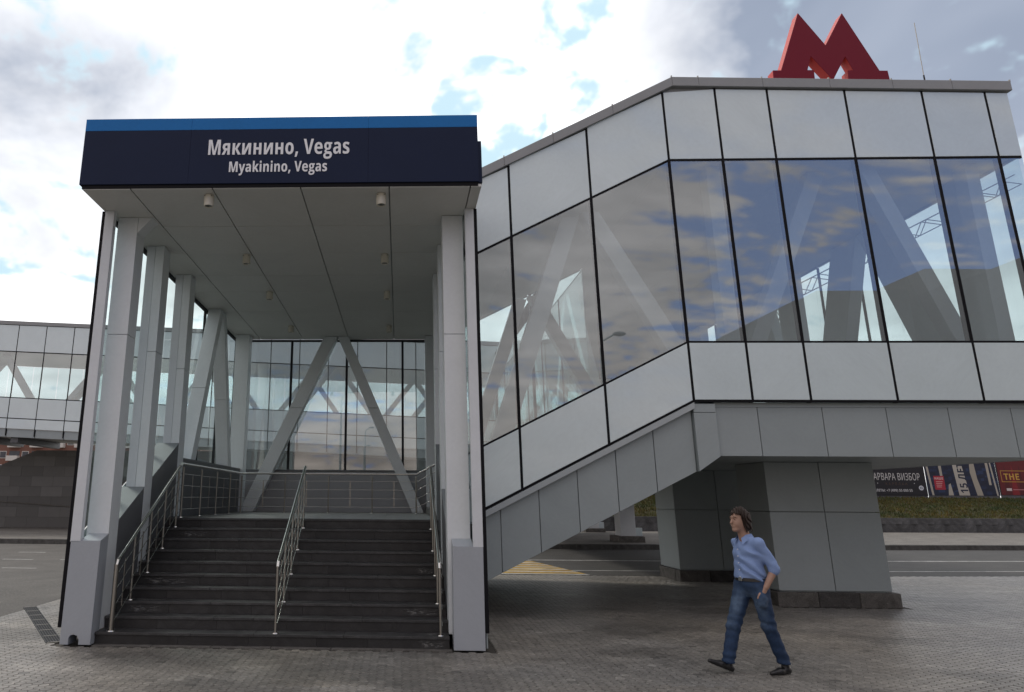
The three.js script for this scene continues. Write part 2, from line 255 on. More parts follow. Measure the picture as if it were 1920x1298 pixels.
// paving of hexagonal blocks
const paving = structure('paving');
{
  quad(paving, 'joint_bed', M.bed, [-6.4, -0.014, 12], [40, -0.014, 12], [40, -0.014, -24.6], [-6.4, -0.014, -19.52]);
  const R = 0.062, gap = 0.003, hex = (r, y) => Array.from({ length: 6 }, (_, k) => [Math.cos(k * Math.PI / 3) * r, y, Math.sin(k * Math.PI / 3) * r]);
  const mk = (dy) => {
    const A = hex(R - gap - 0.004, 0), B = hex(R - gap, -0.004), C = hex(R - gap, -0.03), p = [];
    for (let k = 0; k < 6; k++) { const n = (k + 1) % 6; p.push(...A[k], ...B[n], ...B[k], ...A[k], ...A[n], ...B[n], ...B[k], ...C[n], ...C[k], ...B[k], ...B[n], ...C[n]); }
    for (let k = 1; k < 5; k++) p.push(...A[0], ...A[k + 1], ...A[k]);
    const g = new THREE.BufferGeometry(); g.setAttribute('position', new THREE.BufferAttribute(new Float32Array(p), 3)); g.computeVertexNormals(); return metreUV(g, 1.3 + dy);
  };
  const geo = [mk(0), mk(0.3), mk(0.7)];
  const white = std([1, 1, 1], 0.43, { map: rep(T.stone, 1.0), bumpMap: rep(T.fine, 2), bumpScale: 0.0012 });
  const spots = [];
  const inBox = (x, z, a, b, c, d) => x > a && x < b && z > c && z < d;
  for (let i = 0; i < 350; i++) for (let j = 0; j < 250; j++) {
    const x = -6.34 + i * 1.5 * R, z = 2 - (j + (i % 2) / 2) * Math.sqrt(3) * R;
    if (z < -19.42 + bend(x)) continue;
    if (inBox(x, z, -4.5, 1.2, -19, -9.72) || inBox(x, z, 7.0, 9.35, -15.6, -14.1) || inBox(x, z, 6.7, 9.1, -20, -18.2)) continue;
    spots.push([x, z]);
  }
  const tone = ([x, z]) => {
    let t = 0.30 + 0.10 * fbm(x * 0.35, z * 0.5, 4.2, 3) + 0.10 * fbm(x * 1.1, z * 1.3, 7.7, 3) + rr(-0.045, 0.045);
    const warm = clamp(0.5 + fbm(x * 0.4 + 9, z * 0.4, 2.2, 3));
    const lime = sstep(0.12, 0.3, fbm(x * 0.55 + 31, z * 1.6, 5.5, 4));          // dried lime washed out of the joints
    t += 0.12 * lime * rr(0.4, 1);
    t *= 1 - 0.3 * sstep(0.08, 0.24, fbm(x * 0.5 + 70, z * 0.9, 3.3, 4));           // trodden-in dirt
    const odd = rnd(); if (odd < 0.02) t *= 0.62; else if (odd < 0.035) t *= 1.3;    // replaced blocks
    return [t * lerp(1.02, 1.14, warm), t * lerp(1.0, 1.03, warm), t * lerp(0.96, 0.86, warm)];
  };
  const front = spots.filter(([x, z]) => x > -4.2 && x < 6.7 && z < -7.5 - 0.064 * (x + 3.95)).sort((a, b) => (b[1] + 0.064 * b[0]) - (a[1] + 0.064 * a[0])).slice(0, 300);
  const single = new Set(front);
  const mats = Array.from({ length: 8 }, (_, k) => { const t = 0.20 + k * 0.028; return std([t * 1.08, t * 1.01, t * 0.91], 0.43, { map: rep(T.stone, 1.0), bumpMap: rep(T.fine, 2), bumpScale: 0.0012 }); });
  for (const s of front) { const c = tone(s); const m = put(paving, 'paver', geo[Math.floor(rnd() * 3)], mats[clamp(Math.round((c[1] - 0.20) / 0.028), 0, 7)]); m.position.set(s[0], rr(-0.0015, 0.0015), s[1]); m.rotation.set(rr(-0.006, 0.006), Math.floor(rnd() * 6) * Math.PI / 3, rr(-0.006, 0.006)); }
  const rest = spots.filter((s) => !single.has(s)), mesh = new THREE.InstancedMesh(geo[0], white, rest.length), mt = new THREE.Matrix4(), q = new THREE.Quaternion(), col = new THREE.Color();
  rest.forEach((s, k) => { q.setFromEuler(new THREE.Euler(rr(-0.006, 0.006), Math.floor(rnd() * 6) * Math.PI / 3, rr(-0.006, 0.006))); mt.compose(V3(s[0], rr(-0.0015, 0.0015), s[1]), q, V3(1, 1, 1)); mesh.setMatrixAt(k, mt); const c = tone(s); mesh.setColorAt(k, col.setRGB(...c)); });
  mesh.name = 'paver_field'; mesh.userData.kind = 'stuff'; mesh.castShadow = mesh.receiveShadow = true; paving.add(mesh);
}
// drain grate let into the paving
{
  const g = thing('drain_grate', 'long black slotted drain grate set diagonally into the pale paving', 'drain grate', null, [-6.43, 0, -12.94]);
  g.rotation.y = -Math.atan2(0.848, 0.53);
  const L = 3.52;
  box(g, 'trough', M.black, 0, L, -0.01, 0.003, -0.09, 0.09);
  for (const s of [-1, 1]) box(g, 'frame_bar', M.frame, 0, L, -0.01, 0.011, s * 0.096 - 0.006, s * 0.096 + 0.006);
  for (let k = -2; k <= 2; k++) box(g, 'bar', M.frame, 0.01, L - 0.01, 0.003, 0.010, k * 0.033 - 0.006, k * 0.033 + 0.006);
  for (let k = 0; k <= 7; k++) box(g, 'cross_bar', M.steelDull, Math.min(L - 0.02, k * 0.5), Math.min(L, k * 0.5 + 0.02), 0.0032, 0.0105, -0.088, 0.088);
}

// ---------------------------------------------------------------- entrance pavilion
const XL = -4.43, XR = 1.14, ZF = -9.77, ZB = -18.7, YS = 6.05, YLAND = 1.535, RISE = 0.1535, TREAD = 0.285, ZN = -9.9;
const sillY = (z) => (z > -13.1 ? 1.57 + 0.5 * (-10.42 - z) : 2.56);
const pav = thing('entrance_pavilion', 'open-fronted station entrance pavilion with navy name board over a wide stair', 'building', null, [0, 0, 0]);
{
  // roof slab and name board
  box(pav, 'roof', M.coping, XL + 0.02, XR - 0.03, 6.13, 7.05, ZB - 0.1, -9.16);
  const sx = [-4.485, -2.947, -0.428, 1.102];
  for (let k = 0; k < 3; k++) {
    box(pav, 'fascia_panel', M.navy, sx[k] + 0.0007, sx[k + 1] - 0.0007, 6.118, 6.945, -9.1, -9.0, 0.002);
    box(pav, 'fascia_band', M.blue, sx[k] + 0.0007, sx[k + 1] - 0.0007, 6.9475, 7.133, -9.1, -9.0, 0.002);
  }
  for (const [a, b] of [[-4.485, -4.44], [1.06, 1.102]]) box(pav, 'fascia_return', M.navy, a, b, 6.118, 7.133, ZB - 0.1, -9.1015);
  box(pav, 'fascia_return', M.navy, 1.103, 1.15, 6.118, 6.74, ZB - 0.1, -9.03);
  box(pav, 'fascia_lip', M.black, -4.45, 1.09, 6.062, 6.1165, -9.09, -9.02);
  const font = await new FontLoader().loadAsync('fonts/droid/droid_sans_bold.typeface.json');
  const words = (text, x0, x1, yb, cap) => {
    const g = new TextGeometry(text, { font, size: 1, depth: 0.006, curveSegments: 6, bevelEnabled: false }); g.computeBoundingBox();
    const b = g.boundingBox, capG = new TextGeometry('V', { font, size: 1, depth: 0.02, bevelEnabled: false }); capG.computeBoundingBox();
    g.translate(-b.min.x, 0, 0); g.scale((x1 - x0) / (b.max.x - b.min.x), cap / capG.boundingBox.max.y, 1); g.translate(x0, yb, -9.0); return put(pav, 'lettering', g, M.lettering);
  };
  words('Мякинино, Vegas', -2.685, -0.692, 6.553, 0.232);
  words('Myakinino, Vegas', -2.376, -1.0, 6.287, 0.158);
  // soffit panels in five rows with open joints; a dark tray above them
  box(pav, 'ceiling_tray', M.clad, XL + 0.03, XR - 0.04, 6.1, 6.128, ZB + 0.02, -9.12);
  const px = [-4.44, -3.757, -2.603, -1.365, -0.135, 0.985, 1.135], pz = [-9.03, -10.44, -11.71, -12.99, -14.1, -15.69, -17.25, -18.68];
  for (let i = 0; i < 6; i++) for (let j = 0; j < 7; j++) { const m = box(pav, 'soffit_panel', (i * 3 + j * 5) % 4 === 1 ? M.soffitB : M.soffit, px[i] + (i ? 0.008 : 0), px[i + 1] - (i < 5 ? 0.008 : 0), YS, YS + 0.04, pz[j + 1] + 0.004, pz[j] - (j ? 0.004 : 0), 0.003); m.position.y = rr(0, 0.003); }
  // corner posts, plinths
  for (const [xo, s] of [[-4.46, 1], [1.146, -1]]) box(pav, 'edge_seal', M.black, xo, xo + s * 0.045, 0.22, 6.04, ZF - 0.08, ZF - 0.001);
  box(pav, 'corner_post', M.columnB, -4.414, -4.275, 1.29, 6.048, ZF - 0.1, ZF, 0.004);
  box(pav, 'corner_post', M.columnB, 0.97, 1.1, 1.27, 6.048, ZF - 0.1, ZF, 0.004);
  {
    const s = [[-4.412, 0.012], [-4.30, 0.012], [-4.30, 0.09], [-4.28, 0.125], [-4.235, 0.135], [-4.19, 0.12], [-4.165, 0.075], [-4.165, 0.012], [-4.008, 0.012], [-4.0, 1.303], [-4.405, 1.303]];
    prism(pav, 'plinth', M.plinth, s, ZF - 0.262, ZF, 0.004);
    prism(pav, 'plinth', M.plinth, [[0.692, 0.012], [1.092, 0.012], [1.098, 1.275], [0.7, 1.275]], ZF - 0.262, ZF, 0.004);
    sidePrism(pav, 'plinth_cap', M.plinth, [[ZF - 0.002, 1.3045], [ZF - 0.266, 1.3045], [ZF - 0.266, 1.385]], -4.275, -4.002);
    sidePrism(pav, 'plinth_cap', M.plinth, [[ZF - 0.002, 1.2765], [ZF - 0.266, 1.2765], [ZF - 0.266, 1.36]], 0.702, 0.968);
  }
  // columns, each clad in two lengths with a joint
  const column = (x0, x1, z0, y0) => { box(pav, 'column', M.column, x0, x1, y0, 4.2, z0 - 0.33, z0, 0.006); box(pav, 'column', M.column, x0, x1, 4.206, YS - 0.004, z0 - 0.33, z0, 0.006); };
  const L = [-4.32, -4.01], Rr = [0.65, 0.96];
  column(...L, -10.04, 0.157); column(...Rr, -10.04, 0.157);
  for (const [z, y] of [[-11.3, 0.72], [-12.9, 1.545]]) {
    column(-4.16, -4.01, z, y); column(0.65, 0.80, z, y);
    box(pav, 'column_infill', M.columnB, -4.31, -4.166, y, YS - 0.004, z - 0.3, z - 0.008, 0.004); box(pav, 'column_infill', M.columnB, 0.806, 0.95, y, YS - 0.004, z - 0.3, z - 0.008, 0.004);
  }
  prism(pav, 'gusset', M.column, [[-4.008, YS - 0.003], [-3.79, YS - 0.003], [-4.008, 5.80]], -10.3, -10.045, 0.004);
  box(pav, 'column', M.column, -4.3, -3.94, YLAND + 0.002, YS - 0.004, -18.42, -18.06, 0.006);
  box(pav, 'column', M.column, 0.68, 0.94, YLAND + 0.002, YS - 0.004, -18.5, -18.19, 0.006);
  // inverted-V braces: back wall and both sides
  const leg = (t0, t1, b0, b1, yb, z0, z1) => { const yj = 4.15, k = (yj - yb) / (YS - yb), a = lerp(b0, t0, k), b = lerp(b1, t1, k), e = 0.004, d = (t0 - b0) / (YS - yb) * e; prism(pav, 'brace', M.column, [[b0, yb], [b1, yb], [b - d, yj - e], [a - d, yj - e]], z0, z1, 0.005); prism(pav, 'brace', M.column, [[a + d, yj + e], [b + d, yj + e], [t1, YS - 0.004], [t0, YS - 0.004]], z0, z1, 0.005); };
  leg(-1.99, -1.642, -4.036, -3.683, YLAND + 0.002, -18.6, -18.3); leg(-1.634, -1.35, 0.319, 0.605, YLAND + 0.002, -18.6, -18.3);
  const sleg = (t0, t1, b0, b1, x0, x1) => { const yb = YLAND + 0.002, yj = 4.1, k = (yj - yb) / (YS - yb), a = lerp(b0, t0, k), b = lerp(b1, t1, k); sidePrism(pav, 'brace', M.column, [[b0, yb], [b1, yb], [b, yj - 0.004], [a, yj - 0.004]], x0, x1, 0.005); sidePrism(pav, 'brace', M.column, [[a, yj + 0.004], [b, yj + 0.004], [t1, YS - 0.004], [t0, YS - 0.004]], x0, x1, 0.005); };
  sleg(-15.44, -15.70, -13.38, -13.72, -4.34, -4.05); sleg(-15.704, -15.96, -17.33, -17.66, -4.34, -4.05);
  // side walls: glass above, dark panels below, following the stair
  for (const [xg, xi, xo] of [[-4.42, -4.012, -4.405], [1.12, 0.652, 1.105]]) {
    const s = Math.sign(xi - xo);
    const bays = [[-10.375, -11.295], [-11.635, -12.895]]; if (s > 0) bays.push([-13.24, -18.05]);
    for (const [za, zb] of bays) { const flat = za < -13.2; sidePrism(pav, 'wall_panel', M.dado, [[za, flat ? YLAND : 0.02], [zb, flat ? YLAND : 0.02], [zb, sillY(zb)], [za, sillY(za)]], xi - s * 0.03, xi); sidePrism(pav, 'wall_sill', M.sill, [[za, sillY(za) + 0.002], [zb, sillY(zb) + 0.002], [zb, sillY(zb) + 0.025], [za, sillY(za) + 0.025]], xo, xi + s * 0.004); }
    const zs = s > 0 ? [-9.86, -10.95, -12.45, -13.95, -15.45, -16.95, -18.62] : [-9.86, -10.95, -12.25];
    for (let k = 0; k + 1 < zs.length; k++) { const a = zs[k] - 0.03, b = zs[k + 1] + 0.03; put(pav, 'window_pane', quadG([xg, sillY(a), a], [xg, sillY(b), b], [xg, YS, b], [xg, YS, a]), M.glassClear); }
    zs.forEach((z, k) => box(pav, 'mullion', M.frame, xg - 0.022, xg + 0.032, k ? sillY(z) - 0.02 : 0.22, YS - 0.002, z - 0.03, z + 0.03));
    sidePrism(pav, 'outer_panel', M.clad, [[-9.84, 0.03], [s > 0 ? -18.65 : -12.26, 0.03], [s > 0 ? -18.65 : -12.26, sillY(s > 0 ? -18.65 : -12.26) - 0.01], [-13.1, sillY(-13.0) - 0.02], [-9.84, sillY(-9.84) - 0.02]].filter((p) => s > 0 || p[0] > -13), xg - 0.008, xg + 0.012);
    box(pav, 'window_head', M.frame, xg - 0.02, xg + 0.03, YS - 0.07, YS - 0.003, s > 0 ? -18.58 : -12.22, -9.892);
  }
  // back wall
  box(pav, 'wall_panel', M.dadoLit, -4.40, 1.1, YLAND + 0.001, 2.56, -18.76, -18.7);
  box(pav, 'wall_sill', M.sill, -4.40, 1.1, 2.561, 2.59, -18.76, -18.62);
  const bx = [-4.40, -2.905, -1.41, 0.09, 1.1];
  for (let k = 0; k < 4; k++) put(pav, 'window_pane', quadG([bx[k] + 0.03, 2.59, -18.73], [bx[k + 1] - 0.03, 2.59, -18.73], [bx[k + 1] - 0.03, YS, -18.73], [bx[k] + 0.03, YS, -18.73]), M.glass);
  for (const x of bx) box(pav, 'mullion', M.frame, x - 0.03, x + 0.03, 2.591, YS - 0.003, -18.76, -18.70);
  box(pav, 'window_head', M.frame, -4.37, 1.07, YS - 0.055, YS - 0.002, -18.755, -18.705);
  // landing
  for (let i = 0; i < 5; i++) for (let j = 0; j < 5; j++) { const x0 = -4.005 + i * 0.931, z0 = ZN - 9 * TREAD - 0.33 - j * 1.17; box(pav, 'floor_slab', M.landing, x0 + 0.0015, x0 + 0.9295, YLAND - 0.05, YLAND, z0 - 1.1685, z0, 0.003); }
  box(pav, 'floor_base', M.concreteDark, -4.0, 1.1, 0.0, YLAND - 0.0505, ZB + 0.01, -12.62);
}
// ---------------------------------------------------------------- the stair up to the landing
{
  const st = thing('granite_staircase', 'ten dark grey granite steps between the pavilion columns', 'staircase');
  const X0 = -4.005, X1 = 0.645, mats = [M.granite, M.graniteB, M.graniteC];
  for (let n = 0; n < 10; n++) {
    const y = RISE * (n + 1), z = ZN - TREAD * n, top = n === 9;
    const nt = 4; let x = X0; const cut = Array.from({ length: nt - 1 }, (_, k) => X0 + (X1 - X0) * (k + 1) / nt + rr(-0.35, 0.35)); cut.push(X1);
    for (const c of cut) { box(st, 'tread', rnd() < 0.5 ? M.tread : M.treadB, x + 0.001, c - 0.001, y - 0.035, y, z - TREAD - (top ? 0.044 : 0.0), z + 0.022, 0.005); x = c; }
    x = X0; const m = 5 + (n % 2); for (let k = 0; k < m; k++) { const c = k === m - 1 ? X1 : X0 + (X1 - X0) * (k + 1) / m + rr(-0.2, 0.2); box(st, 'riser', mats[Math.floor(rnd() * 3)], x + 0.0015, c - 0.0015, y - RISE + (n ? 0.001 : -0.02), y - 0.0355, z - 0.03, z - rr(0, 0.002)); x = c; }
  }
  const body = [[-12.6, 0.0]]; body.push([ZN - 0.031, 0.0]); for (let n = 0; n < 10; n++) { const y = RISE * (n + 1) - 0.036, z = ZN - TREAD * n - 0.031; body.push([z, y]); body.push([n === 9 ? -12.6 : z - TREAD, y]); }
  sidePrism(st, 'stair_core', M.concreteDark, body, X0 + 0.002, X1 - 0.002);
  // white lime washed out of the joints onto treads and risers
  const lime = texture(128, (u, v) => { const n = 0.5 + 1.1 * fbm(u * 7, v * 9, 2.2, 4), e = sstep(0, 0.25, u) * sstep(1, 0.75, u) * sstep(0, 0.3, v) * sstep(1, 0.6, v); const a = clamp((n - 0.42) * 2.2) * e; return [a, a, a]; }, false);
  const limeM = std([0.20, 0.20, 0.195], 0.85, { alphaMap: lime, transparent: true });
  for (const [x, n, w] of [[-3.42, 8, 0.5], [-3.5, 4, 0.8], [-3.6, 2, 0.5], [0.38, 5, 0.3], [0.28, 2, 0.6], [0.4, 0, 0.4]]) {
    const y = RISE * (n + 1), z = ZN - TREAD * n; const g = new THREE.PlaneGeometry(w, 0.11); g.translate(x, y - 0.095, z + 0.0025); put(st, 'lime_stain', g, limeM);
    const h = new THREE.PlaneGeometry(w * 0.9, 0.2); h.rotateX(-Math.PI / 2); h.translate(x + 0.05, y + 0.0015, z - 0.14); put(st, 'lime_stain', h, limeM);
  }
  for (let k = 0; k < 6; k++) box(st, 'gutter_slab', M.concrete, -4.0 + k * 0.78, -4.0 + k * 0.78 + 0.772, -0.02, 0.004, ZN - 0.02, -9.80, 0.003);
}

// ---------------------------------------------------------------- glazed stair gallery and upper hall on piers
const gal = thing('glazed_gallery', 'white panelled glazed gallery climbing from the pavilion to a raised hall', 'building');
{
  const ZG = -12.3, XA = 1.155, XK = 5.06, XE = 11.47, SL = 0.502, ZR = -18.7, ZH = -36.85;
  const up = (x, y) => y + Math.min(x - XK, 0) * SL;                   // heights follow the stair left of the knee
  const Y = { top: 9.52, head: 8.07, sill: 4.575, base: 3.555 };
  const copeTop = (x) => (x < XK + 0.19 ? 9.79 + (x - XK - 0.19) * 0.505 : 9.79 - (x - XK - 0.19) * 0.03), copeBot = (x) => copeTop(x) - 0.19;
  const mx = [XA, 2.064, 3.565, XK, 6.055, 7.035, 8.48, 9.905, 11.06, XE];
  const J = 0.022;
  let n = 0;
  for (let k = 0; k + 1 < mx.length; k++) {
    const a = mx[k] + (k ? J : 0.004), b = mx[k + 1] - (k + 2 < mx.length ? J : 0.0), sm = n++ % 3 === 1 ? M.spandrelB : M.spandrel;
    prism(gal, 'spandrel_panel', sm, [[a, up(a, Y.head) + 0.02], [b, up(b, Y.head) + 0.02], [b, copeBot(b) - 0.03], [a, copeBot(a) - (k < 3 ? -0.01 : 0.03)]], ZG - 0.035, ZG, 0.004);
    prism(gal, 'spandrel_panel', sm === M.spandrel ? M.spandrelB : M.spandrel, [[a, up(a, Y.base) + 0.012], [b, up(b, Y.base) + 0.012], [b, up(b, Y.sill) - 0.012], [a, up(a, Y.sill) - 0.012]], ZG - 0.035, ZG, 0.004);
    const ty = rr(-0.0025, 0.0025), tx = rr(-0.0015, 0.0015), zz = ZG - 0.012;
    const w = b - a, P = (x, y) => [x, y, zz + ty * (x - a - w / 2) + tx * (y - up((a + b) / 2, 6.3))];
    put(gal, 'window_pane', quadG(P(a - 0.01, up(a, Y.sill) + 0.012), P(b + 0.01, up(b, Y.sill) + 0.012), P(b + 0.01, up(b, Y.head) - 0.012), P(a - 0.01, up(a, Y.head) - 0.012)), M.glass);
    // black joints: sill, head and base lines of each bay
    for (const [y, h, z1] of [[Y.head, 0.024, -0.008], [Y.sill, 0.026, -0.008], [Y.base, 0.03, -0.008]]) prism(gal, 'joint', M.black, [[mx[k] + 0.0, up(mx[k], y) - h], [mx[k + 1] - 0.0, up(mx[k + 1], y) - h], [mx[k + 1], up(mx[k + 1], y) + h], [mx[k], up(mx[k], y) + h]], ZG - 0.05, ZG + z1 - 0.0015 * (k % 2));
  }
  mx.slice(1, -1).forEach((x) => box(gal, 'mullion', M.black, x - 0.026, x + 0.026, up(x, Y.base) - 0.03, copeBot(x) - 0.01, ZG - 0.12, ZG - 0.0065));
  // coping in lengths with small standing clips
  const cx = [XA, 1.98, 2.92, 4.08, XK + 0.19, 5.75, 6.95, 8.2, 9.36, 10.45, XE + 0.06];
  for (let k = 0; k + 1 < cx.length; k++) { const a = cx[k] + 0.002, b = cx[k + 1] - 0.002; prism(gal, 'coping', M.coping, [[a, copeBot(a)], [b, copeBot(b)], [b, copeTop(b)], [a, copeTop(a)]], ZG - 0.35, ZG + 0.06, 0.004); box(gal, 'coping_clip', M.steelDull, b - 0.008, b + 0.012, copeTop(b) - 0.01, copeTop(b) + 0.035, ZG + 0.02, ZG + 0.05); }
  prism(gal, 'parapet_back', M.coping, [[XK, 9.46], [XE - 0.01, 9.36], [XE - 0.01, copeBot(XE) + 0.02], [XK + 0.2, copeBot(XK + 0.2) + 0.02], [XK, copeBot(XK)]], ZG - 0.1, ZG - 0.036);
  // roof and ceiling
  prism(gal, 'roof', M.coping, [[XA, up(XA, 8.72)], [XK, 8.72], [XE - 0.1, 8.72], [XE - 0.1, copeBot(XE)], [XK + 0.19, copeBot(XK + 0.19)], [XA, copeBot(XA)]], ZR - 0.2, ZG - 0.36);
  box(gal, 'roof', M.coping, XK, XE - 0.1, 8.72, 9.4, ZH, ZR - 0.202);
  { const cs = [XA, 2.3, 3.6, XK, 6.3, 7.6, 8.9, 10.2, XE - 0.1]; for (let k = 0; k + 1 < cs.length; k++) for (let j = 0; j < 15; j++) { const a = cs[k] + 0.004, b = cs[k + 1] - 0.004, z0 = ZG - 0.15 - j * 1.6; if (a < XK - 0.1 && j >= 4) continue; prism(gal, 'ceiling_panel', M.soffitB, [[a, up(a, Y.head) + 0.03], [b, up(b, Y.head) + 0.03], [b, up(b, Y.head) + 0.06], [a, up(a, Y.head) + 0.06]], z0 - 1.592, z0); } }
  // underside girder: recessed grey panels, a light strip above them on the slope
  const gb = (x) => 0.586 + (x - 1.468) * 0.4983, gt = (x) => 1.594 + (x - 1.445) * 0.504;
  const gx = [XA, 1.70, 2.355, 3.018, 3.687, 4.349, 5.03];
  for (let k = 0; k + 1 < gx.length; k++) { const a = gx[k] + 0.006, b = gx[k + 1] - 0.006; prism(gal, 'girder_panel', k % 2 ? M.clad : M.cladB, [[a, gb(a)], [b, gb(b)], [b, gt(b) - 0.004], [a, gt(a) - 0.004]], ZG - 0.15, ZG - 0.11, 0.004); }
  prism(gal, 'flashing', M.flashing, [[XA, gt(XA)], [XK, gt(XK)], [XK, gt(XK) + 0.105], [XA, gt(XA) + 0.105]], ZG - 0.12, ZG + 0.006, 0.003);
  prism(gal, 'pilaster', M.clad, [[5.045, 2.362], [5.42, 2.61], [5.42, 3.345], [5.045, 3.345]], ZG - 0.3, ZG - 0.03, 0.004);
  prism(gal, 'pilaster', M.clad, [[5.045, 3.353], [5.42, 3.353], [5.42, 3.5], [5.045, 3.5]], ZG - 0.3, ZG - 0.03, 0.004);
  const hx = [5.43, 6.16, 7.25, 8.32, 9.352, 10.39, 11.2];
  for (let k = 0; k + 1 < hx.length; k++) box(gal, 'girder_panel', k % 2 ? M.cladB : M.clad, hx[k] + 0.006, hx[k + 1] - 0.006, 2.622, 3.45, ZG - 0.16, ZG - 0.11, 0.004);
  prism(gal, 'girder_core', M.clad, [[XA, gb(XA) + 0.03], [5.04, gb(5.04) + 0.03], [5.42, 2.65], [11.18, 2.65], [11.18, 3.5], [XK, 3.5], [XA, gt(XA)]], ZG - 0.25, ZG - 0.151);
  box(gal, 'closer_strip', M.clad, 5.43, 11.2, 3.452, 3.53, ZG - 0.2, ZG - 0.1);
  // underside panels
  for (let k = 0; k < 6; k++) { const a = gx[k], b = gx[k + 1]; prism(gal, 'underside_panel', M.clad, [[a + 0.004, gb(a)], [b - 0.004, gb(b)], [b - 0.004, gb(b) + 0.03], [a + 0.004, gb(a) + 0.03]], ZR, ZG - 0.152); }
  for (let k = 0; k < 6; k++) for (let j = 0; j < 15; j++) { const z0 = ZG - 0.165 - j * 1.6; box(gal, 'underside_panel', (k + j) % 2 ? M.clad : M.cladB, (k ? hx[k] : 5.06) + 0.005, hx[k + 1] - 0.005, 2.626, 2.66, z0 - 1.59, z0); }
  box(gal, 'girder_panel', M.clad, 11.14, 11.2, 2.622, 3.45, ZH, ZG - 0.162);
  // floor and inner stair
  { const pts = [[0.66, 1.3]]; let x = 0.66, y = YLAND; const N = 13, dx = 0.31; for (let k = 0; k < N; k++) { pts.push([x, y + 0.155]); x += dx; y += 0.155; pts.push([x, y]); } pts.push([XE - 0.15, y]); pts.push([XE - 0.15, 2.95]); pts.push([5.3, 2.95]); pts.push([1.3, 1.0]); pts[0] = [0.66, 1.3]; prism(gal, 'floor', M.landing, pts, ZR + 0.05, ZG - 0.26); }
  box(gal, 'floor', M.landing, XK, XE - 0.15, 2.95, 3.549, ZH + 0.1, ZR + 0.048);
  // rear wall
  const rear = (x0, x1, z) => {
    const a = x0 + 0.025, b = x1 - 0.025;
    prism(gal, 'rear_panel', M.clad, [[a, up(a, Y.base)], [b, up(b, Y.base)], [b, up(b, Y.sill)], [a, up(a, Y.sill)]], z - 0.04, z);
    prism(gal, 'rear_panel', M.spandrel, [[a, up(a, Y.head)], [b, up(b, Y.head)], [b, up(b, Y.top)], [a, up(a, Y.top)]], z - 0.24, z - 0.205);
    put(gal, 'window_pane', quadG([a - 0.02, up(a, Y.sill), z - 0.02], [b + 0.02, up(b, Y.sill), z - 0.02], [b + 0.02, up(b, Y.head), z - 0.02], [a - 0.02, up(a, Y.head), z - 0.02]), M.glassClear);
    box(gal, 'mullion', M.frame, x0 - 0.03, x0 + 0.03, up(x0, Y.base), up(x0, Y.head), z - 0.06, z + 0.05);
  };
  for (let k = 0; k + 1 < mx.length; k++) rear(mx[k], mx[k + 1], mx[k] < XK - 0.01 ? ZR : ZH);
  for (let j = 0; j < 6; j++) { const z0 = ZR - 0.26 - j * 3, z1 = z0 - 2.97; put(gal, 'window_pane', quadG([XK + 0.02, Y.sill, z0], [XK + 0.02, Y.sill, z1], [XK + 0.02, Y.head, z1], [XK + 0.02, Y.head, z0]), M.glassClear); box(gal, 'spandrel_panel', M.spandrelB, XK, XK + 0.036, Y.head + 0.01, 9.4, z1, z0); box(gal, 'spandrel_panel', M.spandrelB, XK, XK + 0.036, 2.7, Y.sill - 0.01, z1, z0); box(gal, 'mullion', M.frame, XK + 0.005, XK + 0.06, Y.base, Y.head, z1 - 0.028, z1 - 0.002); }
  // end wall of the hall
  for (let j = 0; j < 15; j++) { const z0 = ZG - 0.06 - j * 1.62, z1 = z0 - 1.58; put(gal, 'window_pane', quadG([XE - 0.02, Y.sill, z0], [XE - 0.02, Y.sill, z1], [XE - 0.02, Y.head, z1], [XE - 0.02, Y.head, z0]), M.glassClear); box(gal, 'spandrel_panel', M.spandrel, XE - 0.036, XE, Y.head + 0.01, 9.4, z1, z0); box(gal, 'spandrel_panel', M.spandrel, XE - 0.036, XE, Y.base + 0.01, Y.sill - 0.01, z1, z0); box(gal, 'mullion', M.frame, XE - 0.06, XE - 0.005, Y.base, Y.head, z1 - 0.035, z1 - 0.003); }
  // truss inside the glass: front and rear
  const rod = (x0t, x1t, yt, x0b, x1b, yb, z) => prism(gal, 'truss_member', M.column, [[x0b, yb], [x1b, yb], [x1t, yt], [x0t, yt]], z - 0.3, z, 0.006);
  for (const z of [ZG - 0.3, ZR + 0.42]) {
    rod(3.07, 3.40, 7.06, 1.3, 1.66, 2.0, z); rod(3.44, 3.78, 7.16, 5.28, 5.66, 3.56, z);
  }
  for (const z of [ZG - 0.3]) {
    rod(5.86, 6.12, 8.09, 5.86, 6.16, 3.56, z - 0.01); rod(7.95, 8.26, 8.09, 5.92, 6.22, 3.56, z - 0.31); rod(8.68, 8.98, 8.09, 10.26, 10.56, 3.56, z); rod(10.66, 10.9, 8.09, 10.62, 10.9, 3.56, z - 0.01);
  }
  const rodZ = (t0, t1, b0, b1) => sidePrism(gal, 'truss_member', M.column, [[b0, 3.56], [b1, 3.56], [t1, 8.09], [t0, 8.09]], 10.98, 11.28, 0.006);
  rodZ(-13.3, -13.62, -13.3, -13.62);
  for (let k = 0; k < 4; k++) { const c = -16.4 - k * 6.2; const w = k ? 1.5 : 1.0, e = k ? 1.0 : 0.8; rodZ(c + 0.02, c + 0.02 + w, c + 2.9 - w, c + 2.89); rodZ(c - 0.02 - w, c - 0.02, c - 2.89, c - 2.89 + w); rodZ(c - 2.98 - e, c - 2.98, c - 2.98 - e, c - 2.98); }
  for (let k = 0; k < 4; k++) { const c = -21.5 - k * 6.2; for (const s of [-1, 1]) sidePrism(gal, 'truss_member', M.column, [[c + s * 2.6, 3.56], [c + s * 2.94, 3.56], [c + s * 0.36, 8.09], [c + s * 0.02, 8.09]], 5.2, 5.5, 0.006); }
